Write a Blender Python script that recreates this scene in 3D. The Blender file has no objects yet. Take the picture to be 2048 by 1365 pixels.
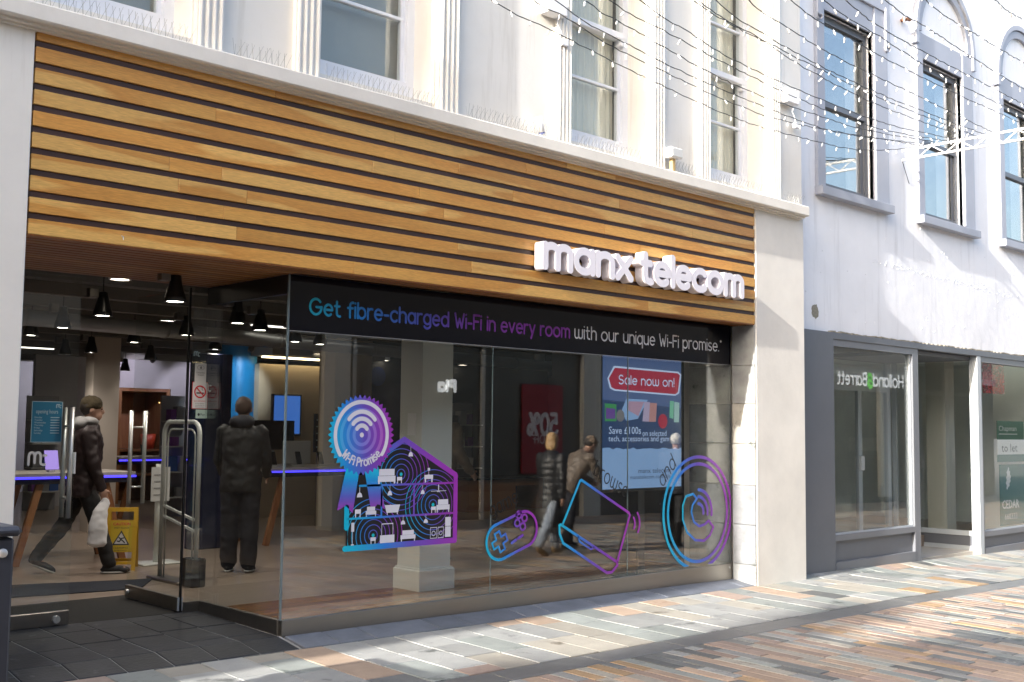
import bpy, bmesh, math, random
import numpy as np
from mathutils import Vector, Matrix, noise

scene = bpy.context.scene
col = scene.collection
R = math.radians
rnd = random.Random(7)

# ------------------------------------------------------------------ camera
FPX, IW, IH = 2231.73, 2048.0, 1365.0
YAW, PITCH, ROLL = R(43.4783), R(4.4419), R(0.6403)
CAM = Vector((-4.398, -7.005, 1.5))
_fw = Vector((math.sin(YAW)*math.cos(PITCH), math.cos(YAW)*math.cos(PITCH), math.sin(PITCH)))
_r0 = Vector((math.cos(YAW), -math.sin(YAW), 0)); _u0 = _r0.cross(_fw)
_rt = math.cos(ROLL)*_r0 + math.sin(ROLL)*_u0
_up = -math.sin(ROLL)*_r0 + math.cos(ROLL)*_u0
cd = bpy.data.cameras.new('camera'); cam = bpy.data.objects.new('camera', cd); col.objects.link(cam)
cd.sensor_width = 36.0; cd.sensor_fit = 'HORIZONTAL'; cd.lens = FPX/IW*36.0
cd.clip_start = 0.05; cd.clip_end = 2000
_m = Matrix((_rt, _up, -_fw)).transposed().to_4x4(); _m.translation = CAM
cam.matrix_world = _m
scene.camera = cam

# ------------------------------------------------------------------ sky, sun, exposure
SUN = Vector((1.0, 0.0875, -0.40)).normalized()          # the way the light travels
w = bpy.data.worlds.new('World'); scene.world = w; w.use_nodes = True
nt = w.node_tree
sky = nt.nodes.new('ShaderNodeTexSky'); sky.sky_type = 'NISHITA'; sky.sun_disc = False
sky.sun_elevation = math.asin(-SUN.z)
sky.sun_rotation = math.atan2(-SUN.x, -SUN.y)
sky.air_density = 1.0; sky.dust_density = 5.0; sky.ozone_density = 1.0
nt.nodes['Background'].inputs['Strength'].default_value = 0.15
nt.links.new(sky.outputs[0], nt.nodes['Background'].inputs['Color'])
sd = bpy.data.lights.new('sun', 'SUN'); sd.energy = 3.0; sd.angle = R(0.55); sd.color = (1.0, 0.95, 0.88)
so = bpy.data.objects.new('sun', sd); col.objects.link(so)
so.rotation_euler = (-SUN).to_track_quat('Z', 'Y').to_euler(); so.location = (-20, -8, 30)
vs = scene.view_settings
vs.view_transform = 'Standard'; vs.look = 'None'; vs.gamma = 1.0; vs.use_curve_mapping = False
vs.exposure = 2.1
cy = scene.cycles
cy.use_denoising = True
cy.max_bounces = 10; cy.diffuse_bounces = 5; cy.glossy_bounces = 4; cy.transparent_max_bounces = 24; cy.transmission_bounces = 6
cy.sample_clamp_indirect = 6.0; cy.caustics_reflective = False; cy.caustics_refractive = False

# ------------------------------------------------------------------ measuring helpers (photo point -> place on a known plane)
def _ray(px, py):
    return _rt*((px-IW/2)) + _up*(-(py-IH/2)) + _fw*FPX
def onY(px, py, Y):
    d = _ray(px, py); return CAM + d*((Y-CAM.y)/d.y)
def onX(px, py, X):
    d = _ray(px, py); return CAM + d*((X-CAM.x)/d.x)
def onZ(px, py, Z):
    d = _ray(px, py); return CAM + d*((Z-CAM.z)/d.z)
def atD(px, py, dep):
    return CAM + _ray(px, py)*(dep/FPX)
def sstep(a, b, t):
    t = max(0.0, min(1.0, (t-a)/(b-a))); return t*t*(3-2*t)
def gz(x, y):
    x = min(max(x, -8), 40)
    s = -.0088*x - .012*max(0, min(x-6.2, 12))
    if y >= 0: return s + .03*min(y, 1.2)/1.2*(1 if x < 1 else 0)
    return s - .055*min(1, -y/.35) - .025*max(0, min(-.35-y, 5))

# ------------------------------------------------------------------ mesh building
class MB:
    def __init__(s): s.v = []; s.f = []; s.m = []; s.mi = 0
    def face(s, pts):
        n = len(s.v); s.v += [tuple(p) for p in pts]; s.f.append(tuple(range(n, n+len(pts)))); s.m.append(s.mi)
    def add(s, vs, fs):
        n = len(s.v); s.v += [tuple(p) for p in vs]
        for f in fs: s.f.append(tuple(i+n for i in f)); s.m.append(s.mi)
    def box(s, x0, x1, y0, y1, z0, z1):
        s.hexa([(x0,y0,z0),(x1,y0,z0),(x1,y1,z0),(x0,y1,z0)], [(x0,y0,z1),(x1,y0,z1),(x1,y1,z1),(x0,y1,z1)])
    def hexa(s, b, t):
        s.add(list(b)+list(t), [(3,2,1,0),(4,5,6,7),(0,1,5,4),(1,2,6,5),(2,3,7,6),(3,0,4,7)])
    def bbox(s, x0, x1, y0, y1, z0, z1, c=.004):
        bm = bmesh.new()
        bmesh.ops.create_cube(bm, size=1)
        for v in bm.verts:
            v.co = Vector(((x0+x1)/2+v.co.x*(x1-x0), (y0+y1)/2+v.co.y*(y1-y0), (z0+z1)/2+v.co.z*(z1-z0)))
        bmesh.ops.bevel(bm, geom=list(bm.edges), offset=c, segments=1, affect='EDGES')
        bm.verts.index_update()
        s.add([v.co.copy() for v in bm.verts], [[v.index for v in f.verts] for f in bm.faces]); bm.free()
    def obox(s, c, ax, ay, az):                     # oriented box: centre, three half axes
        c = Vector(c); ax = Vector(ax); ay = Vector(ay); az = Vector(az)
        b = [c-ax-ay-az, c+ax-ay-az, c+ax+ay-az, c-ax+ay-az]; s.hexa(b, [p+2*az for p in b])
    def bar(s, a, b, wx, wy, up=(0,0,1)):
        a = Vector(a); b = Vector(b); d = (b-a); u = Vector(up)
        if abs(d.normalized().dot(u)) > .98: u = Vector((0,1,0))
        x = d.cross(u).normalized(); y = x.cross(d).normalized()
        s.obox((a+b)/2, x*wx/2, y*wy/2, d/2)
    def tube(s, path, r, n=8, cap=True):
        path = [Vector(p) for p in path]; k = len(path)
        rs = r if isinstance(r, (list, tuple)) else [r]*k
        base = len(s.v); t0 = None
        for i, p in enumerate(path):
            d = (path[min(i+1,k-1)]-path[max(i-1,0)]).normalized()
            if t0 is None:
                t0 = d.cross(Vector((0,0,1)))
                if t0.length < .1: t0 = d.cross(Vector((0,1,0)))
            t0 = (t0 - d*t0.dot(d)).normalized(); u = d.cross(t0)
            for j in range(n):
                a = 2*math.pi*j/n; s.v.append(tuple(p + (t0*math.cos(a)+u*math.sin(a))*rs[i]))
        for i in range(k-1):
            for j in range(n):
                j2 = (j+1) % n
                s.f.append((base+i*n+j, base+i*n+j2, base+(i+1)*n+j2, base+(i+1)*n+j)); s.m.append(s.mi)
        if cap:
            s.f.append(tuple(base+j for j in reversed(range(n)))); s.m.append(s.mi)
            s.f.append(tuple(base+(k-1)*n+j for j in range(n))); s.m.append(s.mi)
    def lathe(s, prof, c, n=20, axis='z'):          # profile of (r, h)
        c = Vector(c); base = len(s.v)
        for (r, h) in prof:
            for j in range(n):
                a = 2*math.pi*j/n
                p = (r*math.cos(a), r*math.sin(a), h)
                if axis == 'y': p = (p[0], h, p[1])
                if axis == 'x': p = (h, p[0], p[1])
                s.v.append(tuple(c+Vector(p)))
        for i in range(len(prof)-1):
            for j in range(n):
                j2 = (j+1) % n
                s.f.append((base+i*n+j, base+i*n+j2, base+(i+1)*n+j2, base+(i+1)*n+j)); s.m.append(s.mi)
    def ell(s, c, rx, ry, rz, n=14, m=9, rot=None):
        c = Vector(c); base = len(s.v)
        for i in range(m+1):
            t = math.pi*i/m
            for j in range(n):
                a = 2*math.pi*j/n
                p = Vector((rx*math.sin(t)*math.cos(a), ry*math.sin(t)*math.sin(a), rz*math.cos(t)))
                if rot: p = rot @ p
                s.v.append(tuple(c+p))
        for i in range(m):
            for j in range(n):
                j2 = (j+1) % n
                s.f.append((base+i*n+j, base+(i+1)*n+j, base+(i+1)*n+j2, base+i*n+j2)); s.m.append(s.mi)
    def loft(s, rings, n=18):                       # rings of (cx, cy, z, rx, ry)
        base = len(s.v)
        for (cx, cy_, z, rx, ry) in rings:
            for j in range(n):
                a = 2*math.pi*j/n; s.v.append((cx+rx*math.cos(a), cy_+ry*math.sin(a), z))
        for i in range(len(rings)-1):
            for j in range(n):
                j2 = (j+1) % n
                s.f.append((base+i*n+j, base+i*n+j2, base+(i+1)*n+j2, base+(i+1)*n+j)); s.m.append(s.mi)
        s.f.append(tuple(base+j for j in reversed(range(n)))); s.m.append(s.mi)
        s.f.append(tuple(base+(len(rings)-1)*n+j for j in range(n))); s.m.append(s.mi)
    def cap(s, a, b, ra, rb, n=12):                 # tapered capsule
        a = Vector(a); b = Vector(b); d = b-a; L = d.length; d.normalize()
        path = []; rs = []
        for i in range(5):
            t = math.pi/2*(1-i/4); path.append(a-d*ra*math.sin(t)); rs.append(max(ra*math.cos(t), .0005))
        for i in range(1, 4): path.append(a+d*L*i/4); rs.append(ra+(rb-ra)*i/4)
        for i in range(5):
            t = math.pi/2*i/4; path.append(b+d*rb*math.sin(t)); rs.append(max(rb*math.cos(t), .0005))
        s.tube(path, rs, n)
    def mesh(s, name, mats, smooth=False):
        me = bpy.data.meshes.new(name); me.from_pydata(s.v, [], s.f)
        ms = mats if isinstance(mats, (list, tuple)) else [mats]
        for m in ms: me.materials.append(m)
        if len(ms) > 1: me.polygons.foreach_set('material_index', s.m)
        if smooth: me.polygons.foreach_set('use_smooth', [True]*len(s.f))
        me.update(); return me
    def build(s, name, mats, parent=None, smooth=False):
        o = bpy.data.objects.new(name, s.mesh(name, mats, smooth)); col.objects.link(o)
        if parent is not None: adopt(o, parent)
        return o

def adopt(o, p):
    bpy_loc = p.matrix_basis if p.parent is None else (p.parent.matrix_basis @ p.matrix_parent_inverse @ p.matrix_basis)
    o.parent = p; o.matrix_parent_inverse = bpy_loc.inverted()
def tag(o, label, cat, group=None):
    o['label'] = label; o['category'] = cat
    if group: o['group'] = group
    return o
def struct(o): o['kind'] = 'structure'; return o
def thing(name, label, cat, loc=(0,0,0), group=None):
    o = bpy.data.objects.new(name, None); o.empty_display_size = .1; col.objects.link(o); o.location = loc
    o.matrix_basis = Matrix.Translation(loc)
    return tag(o, label, cat, group)
def copy_tree(o, parent=None, loc=None):
    c = o.copy(); col.objects.link(c)
    if parent is not None: c.parent = parent
    if loc is not None: c.location = loc
    for ch in o.children: copy_tree(ch, c)
    return c
def one(name, mats, fn, parent=None, smooth=False):
    mb = MB(); fn(mb); return mb.build(name, mats, parent, smooth)
def boxo(name, mat_, parent, *a, c=0):
    mb = MB()
    if c: mb.bbox(*a, c=c)
    else: mb.box(*a)
    return mb.build(name, mat_, parent)

# ------------------------------------------------------------------ materials
MATS = {}
def mat(name, colr, rough=.6, metal=0., var=0., vs_=3., bump=0., bs=30., ov=0., spec=.5, stretch=(1,1,1), dirt=None, streak=None, emit=None, es=1., alpha=None, coat=0., sheen=0.):
    m = bpy.data.materials.new(name); MATS[name] = m; m.use_nodes = True
    n = m.node_tree.nodes; L = m.node_tree.links; b = n['Principled BSDF']
    b.inputs['Roughness'].default_value = rough; b.inputs['Metallic'].default_value = metal
    b.inputs['Specular IOR Level'].default_value = spec
    if coat: b.inputs['Coat Weight'].default_value = coat; b.inputs['Coat Roughness'].default_value = .1
    if sheen: b.inputs['Sheen Weight'].default_value = sheen
    c4 = (*colr, 1)
    tc = n.new('ShaderNodeTexCoord'); mp = n.new('ShaderNodeMapping'); mp.inputs['Scale'].default_value = stretch
    L.new(tc.outputs['Object'], mp.inputs['Vector'])
    cur = n.new('ShaderNodeRGB'); cur.outputs[0].default_value = c4; cs = cur.outputs[0]
    if var:
        nz = n.new('ShaderNodeTexNoise'); nz.inputs['Scale'].default_value = vs_; nz.inputs['Detail'].default_value = 6; nz.inputs['Roughness'].default_value = .62
        L.new(mp.outputs[0], nz.inputs['Vector'])
        mr = n.new('ShaderNodeMapRange'); mr.inputs['From Min'].default_value = .28; mr.inputs['From Max'].default_value = .72
        mr.inputs['To Min'].default_value = 1-var; mr.inputs['To Max'].default_value = 1+var
        L.new(nz.outputs[0], mr.inputs['Value'])
        mx = n.new('ShaderNodeVectorMath'); mx.operation = 'SCALE'
        L.new(cs, mx.inputs[0]); L.new(mr.outputs[0], mx.inputs['Scale']); cs = mx.outputs[0]
    if ov:
        oi = n.new('ShaderNodeObjectInfo'); mr = n.new('ShaderNodeMapRange')
        mr.inputs['To Min'].default_value = 1-ov; mr.inputs['To Max'].default_value = 1+ov
        L.new(oi.outputs['Random'], mr.inputs['Value'])
        mx = n.new('ShaderNodeVectorMath'); mx.operation = 'SCALE'
        L.new(cs, mx.inputs[0]); L.new(mr.outputs[0], mx.inputs['Scale']); cs = mx.outputs[0]
    if streak:                                      # (colour, threshold): runs down a wall
        nz = n.new('ShaderNodeTexNoise'); nz.inputs['Scale'].default_value = 1.0; nz.inputs['Detail'].default_value = 7; nz.inputs['Roughness'].default_value = .65
        ms_ = n.new('ShaderNodeMapping'); ms_.inputs['Scale'].default_value = (7, 7, .55); L.new(tc.outputs['Object'], ms_.inputs['Vector']); L.new(ms_.outputs[0], nz.inputs['Vector'])
        mr = n.new('ShaderNodeMapRange'); mr.inputs['From Min'].default_value = streak[1]; mr.inputs['From Max'].default_value = streak[1]+.22
        L.new(nz.outputs[0], mr.inputs['Value'])
        mix = n.new('ShaderNodeMix'); mix.data_type = 'RGBA'
        L.new(mr.outputs[0], mix.inputs['Factor']); L.new(cs, mix.inputs[6]); mix.inputs[7].default_value = (*streak[0], 1); cs = mix.outputs[2]
    if dirt:                                        # (colour, scale, threshold, softness): stains with a shape of their own
        dc, dsc, th, sf = dirt
        nz = n.new('ShaderNodeTexNoise'); nz.inputs['Scale'].default_value = dsc; nz.inputs['Detail'].default_value = 8; nz.inputs['Roughness'].default_value = .7
        L.new(tc.outputs['Object'], nz.inputs['Vector'])
        mr = n.new('ShaderNodeMapRange'); mr.inputs['From Min'].default_value = th; mr.inputs['From Max'].default_value = th+sf
        L.new(nz.outputs[0], mr.inputs['Value'])
        mix = n.new('ShaderNodeMix'); mix.data_type = 'RGBA'
        L.new(mr.outputs[0], mix.inputs['Factor']); L.new(cs, mix.inputs[6]); mix.inputs[7].default_value = (*dc, 1); cs = mix.outputs[2]
    L.new(cs, b.inputs['Base Color'])
    if bump:
        nz = n.new('ShaderNodeTexNoise'); nz.inputs['Scale'].default_value = bs; nz.inputs['Detail'].default_value = 5
        L.new(mp.outputs[0], nz.inputs['Vector'])
        bp = n.new('ShaderNodeBump'); bp.inputs['Strength'].default_value = bump; bp.inputs['Distance'].default_value = .01
        L.new(nz.outputs[0], bp.inputs['Height']); L.new(bp.outputs[0], b.inputs['Normal'])
    if emit:
        b.inputs['Emission Color'].default_value = (*emit, 1); b.inputs['Emission Strength'].default_value = es
    return m
def glass(name, tint=(.93,.96,.95), f0=.045, rough=0.0):
    m = bpy.data.materials.new(name); m.use_nodes = True; n = m.node_tree.nodes; L = m.node_tree.links
    n.remove(n['Principled BSDF'])
    g = n.new('ShaderNodeNewGeometry'); d = n.new('ShaderNodeVectorMath'); d.operation = 'DOT_PRODUCT'
    L.new(g.outputs['Incoming'], d.inputs[0]); L.new(g.outputs['Normal'], d.inputs[1])
    a = n.new('ShaderNodeMath'); a.operation = 'ABSOLUTE'; L.new(d.outputs['Value'], a.inputs[0])
    s1 = n.new('ShaderNodeMath'); s1.operation = 'SUBTRACT'; s1.inputs[0].default_value = 1; L.new(a.outputs[0], s1.inputs[1])
    p = n.new('ShaderNodeMath'); p.operation = 'POWER'; p.inputs[1].default_value = 5; L.new(s1.outputs[0], p.inputs[0])
    ma = n.new('ShaderNodeMath'); ma.operation = 'MULTIPLY_ADD'; ma.inputs[1].default_value = 1-f0; ma.inputs[2].default_value = f0
    L.new(p.outputs[0], ma.inputs[0])
    tr = n.new('ShaderNodeBsdfTransparent'); tr.inputs[0].default_value = (*tint, 1)
    gl = n.new('ShaderNodeBsdfGlossy'); gl.inputs['Roughness'].default_value = rough
    mx = n.new('ShaderNodeMixShader'); L.new(ma.outputs[0], mx.inputs[0]); L.new(tr.outputs[0], mx.inputs[1]); L.new(gl.outputs[0], mx.inputs[2])
    L.new(mx.outputs[0], n['Material Output'].inputs['Surface']); return m
def gradient(name, stops, p0, p1, rough=.35):       # printed colour run between two places (x, z)
    m = bpy.data.materials.new(name); m.use_nodes = True; n = m.node_tree.nodes; L = m.node_tree.links; b = n['Principled BSDF']
    b.inputs['Roughness'].default_value = rough
    tc = n.new('ShaderNodeTexCoord'); v = Vector((p1[0]-p0[0], 0, p1[1]-p0[1])); k = v/(v.length**2)
    d = n.new('ShaderNodeVectorMath'); d.operation = 'DOT_PRODUCT'; L.new(tc.outputs['Object'], d.inputs[0]); d.inputs[1].default_value = k
    s = n.new('ShaderNodeMath'); s.operation = 'SUBTRACT'; L.new(d.outputs['Value'], s.inputs[0]); s.inputs[1].default_value = k.x*p0[0]+k.z*p0[1]
    r = n.new('ShaderNodeValToRGB'); e = r.color_ramp.elements
    e[0].position = stops[0][0]; e[0].color = (*stops[0][1], 1); e[1].position = stops[-1][0]; e[1].color = (*stops[-1][1], 1)
    for ps, c in stops[1:-1]: q = e.new(ps); q.color = (*c, 1)
    L.new(s.outputs[0], r.inputs[0]); L.new(r.outputs[0], b.inputs['Base Color'])
    L.new(r.outputs[0], b.inputs['Emission Color']); b.inputs['Emission Strength'].default_value = 0
    return m
def wood(name, c1, c2, c3, rough=.42, axis=0, ov=.16):
    m = bpy.data.materials.new(name); m.use_nodes = True; n = m.node_tree.nodes; L = m.node_tree.links; b = n['Principled BSDF']
    b.inputs['Roughness'].default_value = rough
    tc = n.new('ShaderNodeTexCoord'); oi = n.new('ShaderNodeObjectInfo')
    ml = n.new('ShaderNodeMath'); ml.operation = 'MULTIPLY'; ml.inputs[1].default_value = 91.7; L.new(oi.outputs['Random'], ml.inputs[0])
    cb = n.new('ShaderNodeCombineXYZ'); [L.new(ml.outputs[0], cb.inputs[i]) for i in range(3)]
    ad = n.new('ShaderNodeVectorMath'); ad.operation = 'ADD'; L.new(tc.outputs['Object'], ad.inputs[0]); L.new(cb.outputs[0], ad.inputs[1])
    def nz(scale, st, det=4):
        mp = n.new('ShaderNodeMapping'); mp.inputs['Scale'].default_value = st; L.new(ad.outputs[0], mp.inputs['Vector'])
        t = n.new('ShaderNodeTexNoise'); t.inputs['Scale'].default_value = scale; t.inputs['Detail'].default_value = det; L.new(mp.outputs[0], t.inputs['Vector']); return t
    big = nz(1.0, (.55, 1, 5) if axis == 0 else (5, 5, .6), 2)             # heartwood and sapwood patches
    mid = nz(3.0, (1.2, 4, 16) if axis == 0 else (16, 16, 1.2), 4)
    fine = nz(22., (.8, 6, 9) if axis == 0 else (9, 9, .8), 5)
    rg = n.new('ShaderNodeMath'); rg.operation = 'MULTIPLY'; rg.inputs[1].default_value = 34; L.new(mid.outputs[0], rg.inputs[0])
    si = n.new('ShaderNodeMath'); si.operation = 'SINE'; L.new(rg.outputs[0], si.inputs[0])
    r = n.new('ShaderNodeValToRGB'); e = r.color_ramp.elements
    e[0].position = .33; e[0].color = (*c1, 1); e[1].position = .68; e[1].color = (*c3, 1); q = e.new(.52); q.color = (*c2, 1); q2 = e.new(.56); q2.color = (*c3, 1)
    L.new(big.outputs[0], r.inputs[0])
    k = n.new('ShaderNodeMath'); k.operation = 'MULTIPLY_ADD'; k.inputs[1].default_value = .05; k.inputs[2].default_value = .96; L.new(si.outputs[0], k.inputs[0])
    f2 = n.new('ShaderNodeMapRange'); f2.inputs['From Min'].default_value = .3; f2.inputs['From Max'].default_value = .7; f2.inputs['To Min'].default_value = .84; f2.inputs['To Max'].default_value = 1.12; L.new(fine.outputs[0], f2.inputs['Value'])
    o2 = n.new('ShaderNodeMapRange'); o2.inputs['To Min'].default_value = 1-ov; o2.inputs['To Max'].default_value = 1+ov; L.new(oi.outputs['Random'], o2.inputs['Value'])
    m1 = n.new('ShaderNodeMath'); m1.operation = 'MULTIPLY'; L.new(k.outputs[0], m1.inputs[0]); L.new(f2.outputs[0], m1.inputs[1])
    m2 = n.new('ShaderNodeMath'); m2.operation = 'MULTIPLY'; L.new(m1.outputs[0], m2.inputs[0]); L.new(o2.outputs[0], m2.inputs[1])
    sc = n.new('ShaderNodeVectorMath'); sc.operation = 'SCALE'; L.new(r.outputs[0], sc.inputs[0]); L.new(m2.outputs[0], sc.inputs['Scale'])
    L.new(sc.outputs[0], b.inputs['Base Color'])
    bp = n.new('ShaderNodeBump'); bp.inputs['Strength'].default_value = .12; bp.inputs['Distance'].default_value = .004
    L.new(fine.outputs[0], bp.inputs['Height']); L.new(bp.outputs[0], b.inputs['Normal'])
    return m

paint_cream = mat('paint_cream', (.79,.765,.71), .62, var=.05, vs_=1.6, bump=.16, bs=26, streak=((.62,.585,.52), .56))
paint_cream2 = mat('paint_cream_rough', (.74,.71,.65), .66, var=.08, vs_=2.2, bump=.18, bs=16, dirt=((.42,.38,.32), 3.2, .66, .2))
paint_white = mat('paint_white', (.80,.81,.84), .5, var=.04, vs_=5, bump=.1, bs=40)
paint_lav = mat('paint_lavender_white', (.81,.825,.86), .6, var=.05, vs_=1.4, bump=.45, bs=7, streak=((.62,.63,.66), .55))
grey_trim = mat('grey_trim', (.34,.36,.42), .5, var=.06, vs_=3)
grey_trim2 = mat('grey_trim_dark', (.13,.14,.16), .42, var=.05)
grey_front = mat('grey_shopfront', (.17,.18,.20), .35, var=.05)
pale_frame = mat('pale_frame', (.45,.49,.52), .4, var=.04)
steel = mat('brushed_steel', (.30,.28,.255), .36, metal=1., var=.06, vs_=2, stretch=(.4,8,8), bump=.05, bs=60)
steel_b = mat('bright_steel', (.78,.78,.76), .42, metal=.85)
black = mat('black_metal', (.012,.012,.013), .35)
black_film = mat('black_film', (.004,.004,.008), .10, spec=.25)
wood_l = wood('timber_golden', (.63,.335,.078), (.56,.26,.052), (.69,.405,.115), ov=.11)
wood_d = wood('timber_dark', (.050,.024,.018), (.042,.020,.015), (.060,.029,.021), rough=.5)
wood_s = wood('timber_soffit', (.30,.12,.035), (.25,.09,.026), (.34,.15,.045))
wood_i = wood('timber_interior', (.30,.13,.05), (.26,.10,.04), (.34,.16,.07), axis=2)
pane_g = glass('window_glass', (.95,.97,.96), .10)
pane_u = glass('upper_glass', (.93,.95,.94), .05)
pane_r = glass('sky_glass', (.90,.93,.93), .22)
pane_d = glass('door_glass', (.95,.97,.96), .05)
glass_edge = mat('glass_edge', (.16,.21,.23), .15)
white_p = mat('white_plastic', (.80,.80,.82), .35)
# ------------------------------------------------------------------ flat shapes from distance fields (lettering, logos, stickers)
def march(val, u0, v0, st):
    """polygons where val > 0, and their outline segments"""
    H, W_ = val.shape; ins = val > 0
    full = ins[:-1,:-1] & ins[1:,:-1] & ins[:-1,1:] & ins[1:,1:]
    any_ = ins[:-1,:-1] | ins[1:,:-1] | ins[:-1,1:] | ins[1:,1:]
    polys = []; segs = []
    for r in range(full.shape[0]):
        row = full[r]
        if row.any():
            d = np.diff(np.concatenate(([0], row.astype(np.int8), [0])))
            for a, b in zip(np.where(d == 1)[0], np.where(d == -1)[0]):
                polys.append([(u0+a*st, v0+r*st), (u0+b*st, v0+r*st), (u0+b*st, v0+(r+1)*st), (u0+a*st, v0+(r+1)*st)])
    for r, c in zip(*np.where(any_ & ~full)):
        cs = ((c, r), (c+1, r), (c+1, r+1), (c, r+1)); vv = [val[y, x] for x, y in cs]; pl = []; cr = []
        for i in range(4):
            a, b = cs[i], cs[(i+1) % 4]; va, vb = vv[i], vv[(i+1) % 4]
            if va > 0: pl.append((u0+a[0]*st, v0+a[1]*st))
            if (va > 0) != (vb > 0):
                t = va/(va-vb); p = (u0+(a[0]+(b[0]-a[0])*t)*st, v0+(a[1]+(b[1]-a[1])*t)*st)
                pl.append(p); cr.append((p, va > 0))
        if len(pl) >= 3: polys.append(pl)
        if len(cr) == 2:
            (p, out), (q, _) = cr
            segs.append((p, q) if out else (q, p))
    return polys, segs
def grid(b, st):
    u = np.arange(b[0]-2*st, b[1]+3*st, st); v = np.arange(b[2]-2*st, b[3]+3*st, st)
    U, V = np.meshgrid(u, v); return U, V, u[0], v[0]
def d_poly(U, V, pts):
    D = np.full(U.shape, 1e9)
    if len(pts) == 1: return np.hypot(U-pts[0][0], V-pts[0][1])
    for (ax, ay), (bx, by) in zip(pts[:-1], pts[1:]):
        dx, dy = bx-ax, by-ay; L = dx*dx+dy*dy
        if L < 1e-12: D = np.minimum(D, np.hypot(U-ax, V-ay)); continue
        t = np.clip(((U-ax)*dx+(V-ay)*dy)/L, 0, 1); D = np.minimum(D, np.hypot(U-ax-t*dx, V-ay-t*dy))
    return D
def inside_poly(U, V, pts):                          # signed: positive inside
    s = np.zeros(U.shape, bool); n = len(pts)
    for i in range(n):
        (ax, ay), (bx, by) = pts[i], pts[(i+1) % n]
        c = ((ay > V) != (by > V))
        with np.errstate(divide='ignore', invalid='ignore'):
            s ^= c & (U < (bx-ax)*(V-ay)/((by-ay) if by != ay else 1e-12)+ax)
    d = d_poly(U, V, list(pts)+[pts[0]])
    return np.where(s, d, -d)
def stroke_val(strokes, w, st):
    xs = [p[0] for s in strokes for p in s]; ys = [p[1] for s in strokes for p in s]
    U, V, u0, v0 = grid((min(xs)-w, max(xs)+w, min(ys)-w, max(ys)+w), st)
    D = np.full(U.shape, 1e9)
    for s in strokes: D = np.minimum(D, d_poly(U, V, s))
    return w-D, u0, v0
def put(mb, polys, segs, to3, back=None):
    """polygons into mb through to3(u, v); with back(u, v) also the sides and the back"""
    for p in polys: mb.face([to3(*q) for q in p])
    if back:
        for a, b in segs: mb.face([to3(*b), to3(*a), back(*a), back(*b)])
        for p in polys: mb.face([back(*q) for q in reversed(p)])
def arc(cx, cy_, rx, ry, a0, a1, n=14):
    return [(cx+rx*math.cos(R(a0+(a1-a0)*i/n)), cy_+ry*math.sin(R(a0+(a1-a0)*i/n))) for i in range(n+1)]
X_ = .7
def _arch(x, r, top=X_): return arc(x+r, top-r, r, r, 180, 0) + [(x+2*r, 0)]
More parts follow.
